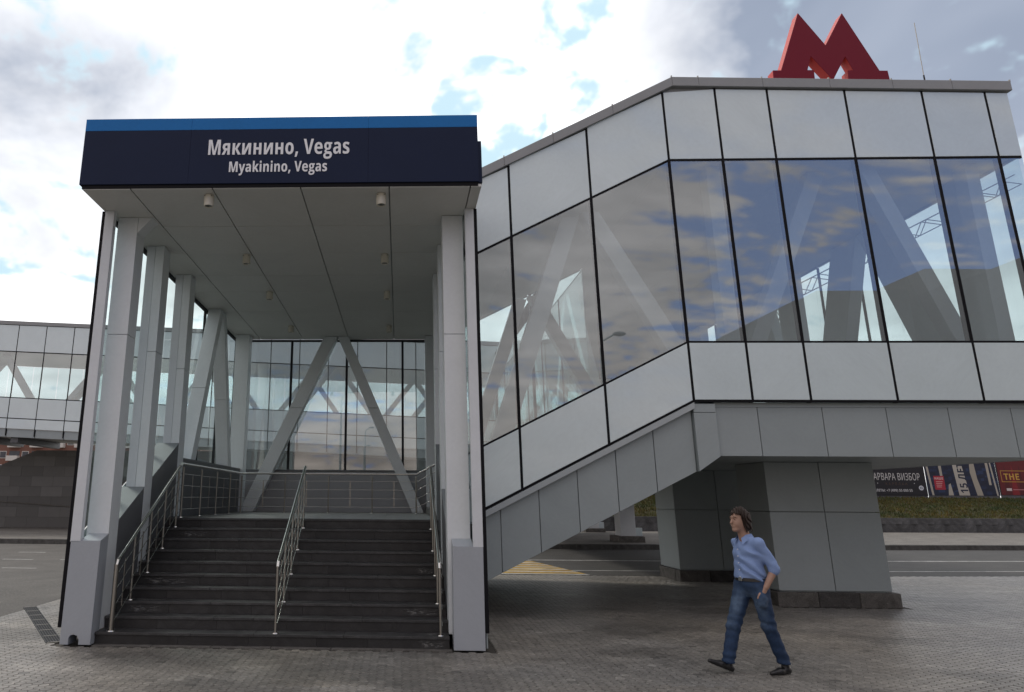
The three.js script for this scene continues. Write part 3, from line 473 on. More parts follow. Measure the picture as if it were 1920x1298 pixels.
  // inner handrail of the hall
  tube(gal, 'inner_rail', M.steel, [[5.9, 4.62, ZG - 1.3], [11.2, 4.62, ZG - 1.3]], 0.025); tube(gal, 'inner_rail', M.steel, [[1.5, 2.75, ZR + 0.9], [5.0, 4.55, ZR + 0.9]], 0.025);
  for (let k = 0; k < 5; k++) tube(gal, 'rail_post', M.steel, [[6 + k * 1.25, 3.55, ZG - 1.3], [6 + k * 1.25, 4.6, ZG - 1.3]], 0.02);
}
// red letter on the hall roof
{
  const g = thing('letter_sign', 'large red capital letter M standing on the hall roof', 'sign', null, [0, 0, 0]);
  const o = [[8.47, 10.95], [8.499, 11.378], [8.682, 11.376], [9.256, 12.872], [9.762, 12.009], [10.25, 12.848], [10.856, 11.335], [11.033, 11.33], [11.05, 10.95], [10.12, 10.95], [10.16, 11.35], [10.28, 11.35], [10.153, 11.712], [9.8, 11.11], [9.39, 11.733], [9.269, 11.373], [9.41, 11.372], [9.39, 10.95]];
  prism(g, 'face', M.red, o, -14.512, -14.5, 0.002);
  prism(g, 'body', M.redEdgeLit, o, -14.74, -14.5135, 0.003);
  for (const x of [8.7, 9.2, 10.3, 10.85]) { box(g, 'post', M.frame, x - 0.04, x + 0.04, 9.5, 10.948, -14.68, -14.6); }
  put(g, 'strut', bar([9.2, 10.9, -14.8], [9.3, 9.5, -15.8], 0.06, 0.06), M.frame); put(g, 'strut', bar([10.35, 11.5, -14.8], [10.3, 9.5, -15.9], 0.06, 0.06), M.frame);
}
{
  const g = thing('roof_antenna', 'thin upright whip antenna on the hall roof beside the red letter', 'antenna', null, [0, 0, 0]);
  tube(g, 'mast', M.frame, [[11.3, 9.0, -14.5], [11.3, 11.2, -14.5]], 0.016, 6); g.children[0].position.x = 0.5; tube(g, 'whip', M.steelDull, [[11.8, 11.2, -14.5], [11.83, 12.56, -14.5]], 0.008, 6);
  tube(g, 'bracket', M.frame, [[11.35, 9.3, -14.5], [11.8, 9.35, -14.5]], 0.025, 6);
}
// piers
function pier(name, label, x0, x1, z0, z1, yt, xs, ys, plx0, plx1) {
  const g = thing(name, label, 'pier', 'panelled piers under the hall', [0, 0, 0]);
  box(g, 'core', M.clad, x0 + 0.05, x1 - 0.05, 0.1, yt, z1 + 0.05, z0 - 0.05);
  const cols = [x0, xs, x1], rows = [0.27, ys, yt];
  for (let j = 0; j < 2; j++) {
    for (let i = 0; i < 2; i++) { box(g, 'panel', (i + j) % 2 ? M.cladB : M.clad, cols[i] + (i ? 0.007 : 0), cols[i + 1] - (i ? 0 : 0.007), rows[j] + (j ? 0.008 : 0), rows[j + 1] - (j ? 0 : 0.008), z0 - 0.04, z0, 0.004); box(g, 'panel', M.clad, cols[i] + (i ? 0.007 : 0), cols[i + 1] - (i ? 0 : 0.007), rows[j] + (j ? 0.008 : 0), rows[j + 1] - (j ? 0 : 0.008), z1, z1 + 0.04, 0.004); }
    for (const [a, b] of [[x0, x0 + 0.04], [x1 - 0.04, x1]]) box(g, 'panel', M.clad, a, b, rows[j] + (j ? 0.008 : 0), rows[j + 1] - (j ? 0 : 0.008), z1 + 0.042, z0 - 0.042, 0.004);
  }
  const nb = 3; for (let i = 0; i < nb; i++) { const a = lerp(plx0, plx1, i / nb) + 0.004, b = lerp(plx0, plx1, (i + 1) / nb) - 0.004; box(g, 'plinth_block', i % 2 ? M.concreteDark : M.concrete, a, b, -0.02, 0.245 + rr(-0.006, 0.006), z0 - 0.25, z0 + 0.05, 0.015); box(g, 'plinth_block', M.concrete, a, b, -0.02, 0.243, z1 - 0.05, z1 + 0.25, 0.015); }
  for (const x of [plx0, plx1 - 0.25]) box(g, 'plinth_block', M.concrete, x, x + 0.25, -0.02, 0.242, z1 + 0.254, z0 - 0.254, 0.015);
  return g;
}
pier('support_pier', 'wide grey panelled pier on a concrete plinth, nearest the walking man', 7.09, 9.15, -14.3, -15.5, 2.62, 8.125, 1.69, 7.02, 9.27);
pier('support_pier', 'grey panelled pier further under the hall, beside the road edge', 6.8, 8.9, -18.35, -19.65, 2.62, 7.85, 1.665, 6.76, 8.94);
// ---------------------------------------------------------------- handrails
function stairRail(label, x, thick) {
  const g = thing('stair_handrail', label, 'handrail', 'steel handrails on the entrance stair', [x, 0, 0]);
  const s = RISE / TREAD, yAt = (z) => 1.04 + (-9.95 - z) * s, z0 = -9.95, z1 = -12.48, yTop = yAt(z1);
  tube(g, 'handrail', M.steel, [[0, 0.98, z0 + 0.0], [0, 1.04, z0 - 0.03], [0, yTop, z1]], 0.024, 12);
  const base = (z) => RISE * Math.min(10, Math.floor((ZN + 0.022 - z) / TREAD) + 1);
  for (let k = 0; k < 5; k++) { const z = z0 - k * 0.62, r = k === 0 && thick ? 0.032 : 0.018; const p = tube(g, 'post', M.steelDull, [[0, base(z), z], [0, yAt(z) - 0.05, z]], r, 10); const f = new THREE.CylinderGeometry(r + 0.022, r + 0.026, 0.012, 12); f.translate(0, base(z) + 0.006, z); put(p, 'foot_plate', f, M.steel);
    if (k < 4) { const zz = z - 0.31; box(g, 'baluster', M.steelDull, -0.004, 0.004, yAt(zz) - 0.78, yAt(zz) - 0.16, zz - 0.012, zz + 0.012); } }
  for (let k = 0; k < 4; k++) { const dy = 0.17 + k * 0.2; tube(g, 'rail_wire', M.steel, [[0.02, yAt(z0) - dy, z0], [0.02, yAt(z1) - dy, z1]], 0.0055, 6); }
  return g;
}
stairRail('steel handrail along the sloped side wall on the pavilion post with the notched plinth', -3.82, true);
stairRail('freestanding steel handrail up the middle of the stair', -1.63, false);
stairRail('steel handrail beside the glazed gallery side of the stair', 0.535, false);
{
  const g = thing('landing_railing', 'steel railing with wires round the back of the stair landing', 'railing');
  const y = 2.445, path = [[-3.8, y, -12.5], [-3.8, y, -17.4], [0.41, y, -17.4], [1.0, y + 0.3, -17.4]];
  tube(g, 'handrail', M.steel, path, 0.024, 12);
  for (let k = 0; k < 4; k++) { const d = 0.17 + k * 0.2; tube(g, 'rail_wire', M.steel, path.map((p) => [p[0], p[1] - d, p[2]]), 0.0055, 6); }
  const post = (x, z) => { const p = tube(g, 'post', M.steelDull, [[x, YLAND, z], [x, y - 0.05, z]], 0.018, 8); const f = new THREE.CylinderGeometry(0.04, 0.044, 0.012, 12); f.translate(x, YLAND + 0.006, z); put(p, 'foot_plate', f, M.steel); };
  for (let k = 0; k <= 4; k++) post(-3.8, -12.62 - k * 1.19); for (let k = 0; k < 4; k++) post(-2.75 + k * 1.05, -17.4);
  for (let k = 0; k < 4; k++) { box(g, 'baluster', M.steelDull, -3.804, -3.796, y - 0.78, y - 0.16, -13.22 - k * 1.19 - 0.012, -13.22 - k * 1.19 + 0.012); box(g, 'baluster', M.steelDull, -3.28 + k * 1.05 - 0.012, -3.28 + k * 1.05 + 0.012, y - 0.78, y - 0.16, -17.404, -17.396); }
}
// downlights under the pavilion soffit
for (const z of [-9.25, -11.8, -14.1, -17.1]) for (const x of [-2.7, -0.25]) {
  const side = x < -1 ? ', on the side away from the gallery' : ', on the gallery side';
  const where = { '-9.25': 'right behind the name board', '-11.8': 'second from the name board', '-14.1': 'third from the name board', '-17.1': 'nearest the back window' }[String(z)];
  const g = thing('ceiling_downlight', 'cream ceiling downlight, ' + where + side, 'light', 'downlights under the pavilion ceiling', [x, YS, z]);
  const body = new THREE.LatheGeometry([[0, 0], [0.066, 0], [0.07, -0.006], [0.07, -0.16], [0.064, -0.168], [0.058, -0.168], [0.052, -0.155]].map(([r, y]) => new THREE.Vector2(r, y)), 20); put(g, 'housing', body, M.lampWhite);
  const lens = new THREE.LatheGeometry([[0, -0.14], [0.03, -0.145], [0.052, -0.156]].map(([r, y]) => new THREE.Vector2(r, y)), 16); put(g, 'lens', lens, M.lampGlass);
  for (const s of [-1, 1]) box(g, 'vent_slot', M.frame, s * 0.045 - 0.014, s * 0.045 + 0.014, -0.03, -0.024, 0.05, 0.0585);
}

// ---------------------------------------------------------------- the covered footbridge beyond the road
{
  const g = thing('covered_footbridge', 'long white panelled glazed footbridge crossing beyond the road', 'footbridge');
  const Z = -37, D = 5, N = 29, W = 1.55, xa = -20.816 - 7 * W, yy = (x, y) => y - 0.045 * (x + 19.1);
  const row = (name, mat, a, b, y0, y1, z0, z1, bev = 0) => prism(g, name, mat, [[a, yy(a, y0)], [b, yy(b, y0)], [b, yy(b, y1)], [a, yy(a, y1)]], z0, z1, bev);
  for (let k = 0; k < N; k++) {
    const a = xa + k * W + 0.025, b = xa + (k + 1) * W - 0.025;
    row('wall_panel', M.spandrelB, a, b, 9.43, 10.87, Z - 0.04, Z); row('wall_panel', M.spandrelB, a, b, 5.83, 6.88, Z - 0.04, Z); row('wall_panel', M.spandrelB, a, b, 5.27, 5.78, Z - 0.04, Z);
    row('girder_panel', M.clad, a + 0.02, b + 0.02, 4.83, 5.24, Z - 0.12, Z - 0.06);
    put(g, 'window_pane', quadG([a, yy(a, 6.93), Z - 0.02], [b, yy(b, 6.93), Z - 0.02], [b, yy(b, 9.38), Z - 0.02], [a, yy(a, 9.38), Z - 0.02]), M.glass);
    put(g, 'window_pane', quadG([a, yy(a, 6.93), Z - D], [b, yy(b, 6.93), Z - D], [b, yy(b, 9.38), Z - D], [a, yy(a, 9.38), Z - D]), M.glassClear);
    box(g, 'mullion', M.black, a - 0.05, a, yy(a, 4.9), yy(a, 10.87), Z - 0.06, Z - 0.012);
  }
  const xe = xa + N * W;
  const A = xa, B = xe;
  row('coping', M.coping, A, B, 10.9, 11.1, Z - D - 0.1, Z + 0.04); row('ceiling', M.ceilingPale, A, B, 9.40, 9.44, Z - D + 0.02, Z - 0.045);
  row('rear_wall', M.spandrelB, A, B, 9.42, 10.88, Z - D - 0.04, Z - D - 0.005); row('rear_wall', M.spandrelB, A, B, 5.3, 6.9, Z - D - 0.04, Z - D - 0.005);
  row('joint', M.black, A, B, 9.38, 9.43, Z - 0.05, Z - 0.01); row('joint', M.black, A, B, 6.88, 6.93, Z - 0.05, Z - 0.01); row('joint', M.black, A, B, 5.78, 5.83, Z - 0.05, Z - 0.01);
  row('floor', M.soffitB, A, B, 5.24, 5.6, Z - D + 0.02, Z - 0.05); row('underside', M.soffitB, A, B, 4.9, 5.0, Z - D + 0.05, Z - 0.125);
  for (const z of [Z - 0.4, Z - D + 0.6]) for (let k = 0; k < 7; k++) { const x = xa + 0.4 + k * 6.2 - (z < Z - 2 ? 1.9 : 0); const m = (x0, x1) => prism(g, 'truss_member', M.column, [[x0 - 0.17, yy(x0, 5.62)], [x0 + 0.17, yy(x0, 5.62)], [x1 + 0.17, yy(x1, 9.39)], [x1 - 0.17, yy(x1, 9.39)]], z - 0.25 - (x1 < x0 ? 0.27 : 0), z - (x1 < x0 ? 0.27 : 0)); m(x, x + 2.9); m(x + 6.0, x + 3.25); }
  for (const x of [-27, -13.5]) { box(g, 'pier', M.clad, x - 0.5, x + 0.5, 0.1, yy(x, 4.95), Z - 4.0, Z - 2.6); }
  for (const x of [-22.6, -20.4, -3.2]) box(g, 'beam', M.dado, x - 0.2, x + 0.2, yy(x, 4.55), yy(x, 4.93), Z - D, Z - 0.2);
}
for (const [x0, x1, z, yb, label] of [[9.34, 9.98, -31.5, 0.25, 'pale rectangular pillar on a concrete footing at the far kerb'], [10.35, 11.0, -41, 0.2, 'pale rectangular pillar further back by the low stone wall']]) {
  const g = thing('bridge_pillar', label, 'pillar', 'pale pillars beyond the road', [0, 0, 0]);
  box(g, 'shaft', M.column, x0, x1, yb + 0.17, 2.62, z - 0.8, z, 0.01); box(g, 'footing', M.concrete, x0 - 0.15, x1 + 0.3, 0.0, yb + 0.168, z - 1.2, z + 0.2, 0.03); box(g, 'footing', M.spandrelB, x1 + 0.01, x1 + 0.3, yb + 0.17, yb + 0.5, z - 0.6, z - 0.1, 0.01);
}

// ---------------------------------------------------------------- walls, bank, posters beyond the road
{
  const g = thing('stone_retaining_wall', 'tall dark stone-clad retaining wall beyond the road and under the footbridge', 'wall', null, [0, 0, -40.5]);
  const tones = [0.145, 0.165, 0.185, 0.12].map((t) => std([t, t * 0.98, t * 0.93], 0.75, { map: rep(T.grime, 0.4) }));
  const top = (x) => 4.42 - (x < -20.8 ? Math.min(1.6, (-20.8 - x) * 0.42) : 0), led = (x) => 1.55 - (x + 22.6) * 0.062;
  prism(g, 'core', M.concreteDark, [[-60, 0], [8, 0], [8, 4.3], [-20.8, 4.3], [-24.6, 2.75], [-60, 2.75]], -0.9, -0.03);
  for (let r = 0; r < 8; r++) for (let k = 0; k < 29; k++) {
    const a = -28.4 + k * 1.25 + (r % 2) * 0.6 + 0.004, b = a + 1.242, y0 = 0.17 + r * 0.56 + 0.004, y1 = y0 + 0.552; if (b > 8) continue;
    const xs = [b]; for (let q = 9; q > 0; q--) xs.push(lerp(a, b, q / 10)); xs.push(a); const tops = xs.map((x) => [x, Math.min(y1, top(x))]).filter((q) => q[1] > y0 + 0.01); if (tops.length < 2) continue;
    prism(g, 'stone_slab', tones[r < 3 ? [3, 0, 3, 0][Math.floor(rnd() * 4)] : Math.floor(rnd() * 3)], [[tops[tops.length - 1][0], y0], [tops[0][0], y0], ...tops], -0.03, rr(-0.002, 0.004));
  }
  prism(g, 'ledge', M.walk, [[-30, led(-30)], [-8, led(-8)], [-8, led(-8) + 0.05], [-30, led(-30) + 0.05]], -0.02, 0.07);
}
{
  const g = thing('low_stone_wall', 'low grey stone wall holding the grass bank beyond the road', 'wall');
  const tones = [0.13, 0.15, 0.17].map((t) => std([t, t, t * 1.02], 0.75, { map: rep(T.stone, 0.5), bumpMap: rep(T.fine, 0.6), bumpScale: 0.003 }));
  const streak = std([0.34, 0.31, 0.25], 0.8, { map: rep(T.stone, 0.7) });
  for (let r = 0; r < 2; r++) for (let k = 0; k < 40; k++) { const a = 8.2 + k * 1.0 + (r ? 0.4 : 0) + 0.004, y0 = r ? 0.63 : 0.17, y1 = r ? 0.98 : 0.625; const m = box(g, 'stone_slab', tones[Math.floor(rnd() * 3)], a, a + 0.992, y0, y1, -0.3, rr(-0.003, 0.003)); m.position.z = -42.2 + bend(a) * 0.9; }
  for (let k = 0; k < 16; k++) { const x = 29 + rr(0, 9), h = rr(0.1, 0.3); const m = box(g, 'lime_streak', streak, x, x + rr(0.02, 0.08), 0.6 - h, 0.62, 0.004, 0.007); m.position.z = -42.2 + bend(x) * 0.9; }
}
{
  const b = structure('grass_bank'); const zf = (x) => -42.45 + bend(x) * 0.9, N = 64, Mz = 10, pos = [], col = [], yb = (t) => 0.93 + 1.25 * t;
  const v = (i, j) => { const x = 7 + i * 0.75, t = j / Mz; return [x, yb(t) + 0.06 * fbm(x * 1.3, t * 5, 3, 3), zf(x) - t * 3.0]; };
  for (let i = 0; i < N; i++) for (let j = 0; j < Mz; j++) { const A = v(i, j), B = v(i + 1, j), C = v(i + 1, j + 1), D = v(i, j + 1); for (const q of [A, B, C, A, C, D]) { pos.push(...q); const n = clamp(0.5 + 1.2 * fbm(q[0] * 0.6, q[2] * 1.1, 8, 4)); col.push(lerp(0.035, 0.10, n), lerp(0.05, 0.078, n), lerp(0.014, 0.028, n)); } }
  const g = new THREE.BufferGeometry(); g.setAttribute('position', new THREE.BufferAttribute(new Float32Array(pos), 3)); g.setAttribute('color', new THREE.BufferAttribute(new Float32Array(col), 3)); g.computeVertexNormals();
  put(b, 'slope', metreUV(g), std([1, 1, 1], 0.95, { vertexColors: true, map: rep(T.asphalt, 0.6) }));
  const blade = new THREE.BufferGeometry(); blade.setAttribute('position', new THREE.BufferAttribute(new Float32Array([-0.02, 0, 0, 0.02, 0, 0, 0.03, 0.13, 0.03, 0, 0, -0.02, 0.01, 0, 0.02, -0.05, 0.11, 0.02]), 3)); blade.computeVertexNormals();
  const n = 26000, im = new THREE.InstancedMesh(blade, std([1, 1, 1], 0.9, { side: THREE.DoubleSide }), n), mt = new THREE.Matrix4(), c = new THREE.Color();
  for (let k = 0; k < n; k++) { const x = 8 + rnd() * 46, t = rnd(); mt.compose(V3(x, yb(t) - 0.01 + 0.05 * fbm(x * 1.3, t * 5, 3, 3), zf(x) - t * 3.0), new THREE.Quaternion().setFromEuler(new THREE.Euler(rr(-0.3, 0.3), rr(0, 6.3), rr(-0.3, 0.3))), V3(1, rr(0.6, 1.5), 1)); im.setMatrixAt(k, mt); const q = clamp(0.5 + 1.3 * fbm(x * 0.6, t * 3, 8, 4)); im.setColorAt(k, c.setRGB(lerp(0.04, 0.13, q) * rr(0.8, 1.2), lerp(0.065, 0.10, q) * rr(0.8, 1.2), 0.02)); }
  im.name = 'grass'; im.userData.kind = 'stuff'; b.add(im);
}
{
  const canvas = (w, h, draw) => { const c = document.createElement('canvas'); c.width = w; c.height = h; draw(c.getContext('2d'), w, h); const t = new THREE.CanvasTexture(c); t.colorSpace = THREE.SRGBColorSpace; return t; };
  const text = (x, s, px, py, size, fill, o = {}) => { x.save(); x.translate(px, py); if (o.rot) x.rotate(o.rot); x.scale(o.sx ?? 1, 1); x.font = (o.w ?? 'bold') + ' ' + size + 'px sans-serif'; x.fillStyle = fill; x.textAlign = o.al ?? 'left'; x.fillText(s, 0, 0); x.restore(); };
  const sheet = (name, label, x0, x1, y0, y1, tex) => {
    const g = thing(name, label, 'banner', null, [0, 0, 0]); const z = (x) => -46.2 + bend(x) * 0.9;
    const geo = new THREE.BufferGeometry(); const A = [x0, y0, z(x0)], B = [x1, y0, z(x1)], C = [x1, y1, z(x1)], D = [x0, y1, z(x0)];
    geo.setAttribute('position', new THREE.BufferAttribute(new Float32Array([...A, ...B, ...C, ...A, ...C, ...D]), 3)); geo.setAttribute('uv', new THREE.BufferAttribute(new Float32Array([0, 0, 1, 0, 1, 1, 0, 0, 1, 1, 0, 1]), 2)); geo.computeVertexNormals();
    put(g, 'printed_sheet', geo, std([0.8, 0.8, 0.8], 0.6, { map: tex })); 
    for (let k = 0; k <= 3; k++) { const x = lerp(x0 + 0.1, x1 - 0.1, k / 3); box(g, 'post', M.frame, x - 0.05, x + 0.05, 1.7, y1, z(x) - 0.16, z(x) - 0.06); }
    quad(g, 'backing', M.dado, [x0, 1.7, z(x0) - 0.05], [x1, 1.7, z(x1) - 0.05], [x1, y1, z(x1) - 0.05], [x0, y1, z(x0) - 0.05]);
  };
  sheet('concert_banner', 'black banner with white lettering and a phone number above the grass bank', 27.5, 34.7, 2.3, 5.0, canvas(1024, 425, (x, w, h) => {
    x.fillStyle = '#14131b'; x.fillRect(0, 0, w, h); x.strokeStyle = '#3a3336'; x.lineWidth = 2; for (const [a, b, c, d] of [[360, 330, 900, 60], [560, 420, 980, 230], [200, 60, 620, 0]]) { x.beginPath(); x.moveTo(a, b); x.lineTo(c, d); x.stroke(); }
    text(x, 'ВАРВАРА ВИЗБОР', w - 50, 268, 100, '#d8d6d2', { al: 'right', sx: 0.60, w: 'normal' }); text(x, 'К А Р Е Л К А', 730, 318, 38, '#5a3c28', { al: 'center', w: 'normal' }); text(x, '·', 540, 318, 50, '#ddd'); text(x, '·', 900, 318, 50, '#ddd');
    text(x, 'БИЛЕТЫ: +7 (499) 55 000 55', 880, 384, 36, '#d5d5d5', { al: 'right', sx: 0.86 }); x.fillStyle = '#dfe3ea'; x.beginPath(); x.arc(968, 345, 24, 0, 7); x.fill(); x.strokeStyle = '#27324f'; x.lineWidth = 5; x.beginPath(); x.arc(968, 345, 10, 0, 7); x.stroke();
  }));
  sheet('anniversary_banner', 'blue and cream banner with 15 ЛЕТ printed sideways above the grass bank', 34.8, 39.75, 2.35, 5.0, canvas(1024, 566, (x, w, h) => {
    x.fillStyle = '#14203c'; x.fillRect(0, 0, w, h); const pol = (f, p) => { x.fillStyle = f; x.beginPath(); p.forEach(([a, b], i) => i ? x.lineTo(a, b) : x.moveTo(a, b)); x.fill(); };
    for (let k = 0; k < 90; k++) { x.fillStyle = ['#1b2b4e', '#0e1730', '#22365c', '#101a34'][k % 4]; x.fillRect((k * 137) % 1000, (k * 211) % 540, 40 + (k * 31) % 70, 14 + (k * 17) % 40); }
    pol('#b9b2a4', [[0, 0], [30, 0], [70, 566], [40, 566]]); pol('#c5beb0', [[60, 110], [190, 70], [215, 120], [90, 160]]); pol('#b7b0a2', [[190, 60], [235, 60], [235, 330], [200, 330]]); pol('#bdb6a8', [[300, 420], [330, 400], [350, 566], [275, 566]]);
    pol('#c4beb2', [[390, 0], [520, 0], [585, 566], [430, 566]]); pol('#b4ac9c', [[660, 0], [710, 0], [730, 330], [780, 566], [690, 566], [640, 250]]); pol('#bdb5a6', [[880, 60], [920, 40], [925, 420], [890, 420]]); pol('#c2bbae', [[935, 0], [955, 0], [1000, 566], [975, 566]]);
    x.fillStyle = '#b3263a'; x.fillRect(98, 300, 150, 190); text(x, 'НАШЕ', 173, 350, 44, '#e8c9c4', { al: 'center' }); x.fillStyle = '#e0aaa6'; for (let k = 0; k < 4; k++) x.fillRect(125, 375 + k * 24, 96 - k * 9, 9);
    text(x, '15 ЛЕТ', 568, 540, 150, '#16203a', { rot: -Math.PI / 2, sx: 0.9 });
  }));
  sheet('show_banner', 'red banner with a yellow framed title above the grass bank', 39.85, 47, 2.4, 5.2, canvas(1024, 433, (x, w, h) => {
    x.fillStyle = '#6d0f18'; x.fillRect(0, 0, w, h); for (let k = 0; k < 14; k++) { x.fillStyle = k % 2 ? '#8f141d' : '#5a0b13'; x.beginPath(); x.moveTo(40 + k * 75, 433); x.lineTo(75 + k * 75, 120); x.lineTo(110 + k * 75, 433); x.fill(); }
    x.strokeStyle = '#c79a3c'; x.lineWidth = 7; x.strokeRect(30, 190, 420, 110); text(x, 'THE', 55, 280, 88, '#d8ab46'); x.fillStyle = '#e6d8d4'; x.fillRect(60, 365, 52, 26); x.fillStyle = '#c88'; x.fillRect(125, 375, 150, 8);
  }));
  sheet('dark_banner', 'plain dark banner on the fence behind the pale pillars', 12, 27.4, 2.2, 4.8, canvas(512, 128, (x, w, h) => { x.fillStyle = '#1a1c26'; x.fillRect(0, 0, w, h); x.fillStyle = '#2a3248'; x.fillRect(150, 0, 120, h); }));
}

// ---------------------------------------------------------------- far things
{
  const g = thing('apartment_building', 'distant red brick apartment block with white balconies under the footbridge', 'building', null, [-86, 0, -150]);
  const brick = std([0.20, 0.10, 0.075], 0.85), pale = std([0.62, 0.60, 0.56], 0.7), win = std([0.05, 0.06, 0.075], 0.15);
  box(g, 'wall', brick, 0, 44, 0, 15, -14, 0);
  for (let f = 0; f < 5; f++) for (let k = 0; k < 9; k++) {
    const x = 1 + k * 4.8, y = 1.2 + f * 2.8; const w = box(g, 'window', pale, x, x + 1.5, y, y + 1.5, -0.05, 0.06); box(w, 'pane', win, x + 0.12, x + 1.38, y + 0.12, y + 1.38, 0.061, 0.08);
    const b = box(g, 'balcony', pale, x + 2.0, x + 4.4, y - 0.55, y + 0.5, 0.0, 1.1); box(b, 'opening', win, x + 2.1, x + 4.3, y + 0.55, y + 1.5, 0.0, 0.05);
  }
  box(g, 'parapet', pale, -0.3, 44.3, 15, 15.5, -14.3, 0.3);
}
function lattice(a, b, w, n, r) { const A = V3(...a), B = V3(...b), dir = B.clone().sub(A), u = Math.abs(dir.y) > dir.length() * 0.8 ? V3(1, 0, 0) : V3(0, 1, 0), s = dir.clone().normalize(), p = u.clone().sub(s.clone().multiplyScalar(u.dot(s))).normalize(), q = s.clone().cross(p), out = []; const c = (t, i) => { const P = A.clone().addScaledVector(dir, t); P.addScaledVector(p, (i & 1 ? 1 : -1) * w / 2).addScaledVector(q, (i & 2 ? 1 : -1) * w / 2); return P.toArray(); };
  for (let i = 0; i < 4; i++) out.push(bar(c(0, i), c(1, i), r, r)); for (let k = 0; k < n; k++) for (const [i, j] of [[0, 1], [1, 3], [3, 2], [2, 0]]) out.push(bar(c(k / n, k % 2 ? i : j), c((k + 1) / n, k % 2 ? j : i), r * 0.7, r * 0.7)); return BGU.mergeGeometries(out); }
function crane(label, x, z, h, jib, t = 1) {
  const g = thing('tower_crane', label, 'crane', 'tower cranes behind the hall', [x, 0, z]); const m = std([0.26, 0.25, 0.25], 0.6);
  put(g, 'mast', lattice([0, 0, 0], [0, h, 0], 1.3 * t, 16, 0.13 * t), m); put(g, 'jib', lattice([0, h, 0], [jib[0], h + jib[1], jib[2]], 1.5 * t, 18, 0.13 * t), m); put(g, 'counter_jib', lattice([0, h, 0], [-jib[0] * 0.3, h, -jib[2] * 0.3], 1.2 * t, 5, 0.13 * t), m);
  box(g, 'counterweight', M.concreteDark, -jib[0] * 0.3 - 1, -jib[0] * 0.3 + 1, h - 2.5, h, -1, 1); box(g, 'cab', M.spandrelB, 0.9, 2.4, h - 2.6, h - 0.3, 0.4, 1.9); tube(g, 'cable', m, [[jib[0] * 0.7, h + jib[1] * 0.7, jib[2] * 0.7], [jib[0] * 0.7, h - 12, jib[2] * 0.7]], 0.08, 5);
}
crane('lattice tower crane with a rising jib seen through the middle hall windows', 48, -90, 26.5, [34, 17, 0]);
crane('dark lattice tower crane seen through the end window of the hall', 146, -160, 33, [-10, 16, 8], 0.8);
// what the glass mirrors: the dark shopping centre beside the forecourt, and lamp posts behind the camera
{
  const g = thing('shopping_centre', 'long dark flat-roofed building mirrored in the hall glass', 'building', null, [0, 0, 0]);
  const dark = std([0.075, 0.08, 0.085], 0.6, { map: rep(T.grime, 0.1) }), dk2 = std([0.11, 0.115, 0.12], 0.6, { map: rep(T.grime, 0.1) });
  box(g, 'front_block', dark, 24.6, 30.0, 0, 14, 16.3, 34); box(g, 'long_block', dark, 31.4, 60, 0, 14, -8, 50);
  for (let k = 0; k < 14; k++) box(g, 'facade_panel', k % 3 ? dk2 : dark, 31.3, 31.39, 0.6, 9.2, -7.5 + k * 4, -7.5 + k * 4 + 3.9); for (let k = 0; k < 4; k++) { box(g, 'facade_panel', dk2, 24.5, 24.59, 0.6, 9.2, 16.5 + k * 4, 16.5 + k * 4 + 3.9); }
  box(g, 'roof_box', dk2, 34, 42, 14, 16.5, 20, 30);
}
for (const [x, z, n] of [[-4.1, 12.4, 'first'], [-3.6, 38, 'second'], [-5, 64, 'third'], [9.2, 7.2, 'fourth']]) {
  const g = thing('street_lamp', 'slender grey street lamp with a curved head, ' + n + ' along the forecourt', 'street lamp', 'street lamps mirrored in the glass', [x, 0, z]);
  const pole = new THREE.CylinderGeometry(0.06, 0.11, 8.6, 10); pole.translate(0, 4.3, 0); put(g, 'pole', pole, M.clad); tube(g, 'arm', M.clad, [[0, 8.5, 0], [0.1, 8.9, -0.1], [0.5, 9.1, -0.5]], 0.045, 8);
  const head = new THREE.SphereGeometry(0.3, 14, 8); head.scale(1, 0.35, 0.6); head.translate(0.7, 9.1, -0.7); put(g, 'lamp_head', head, M.dado);
}

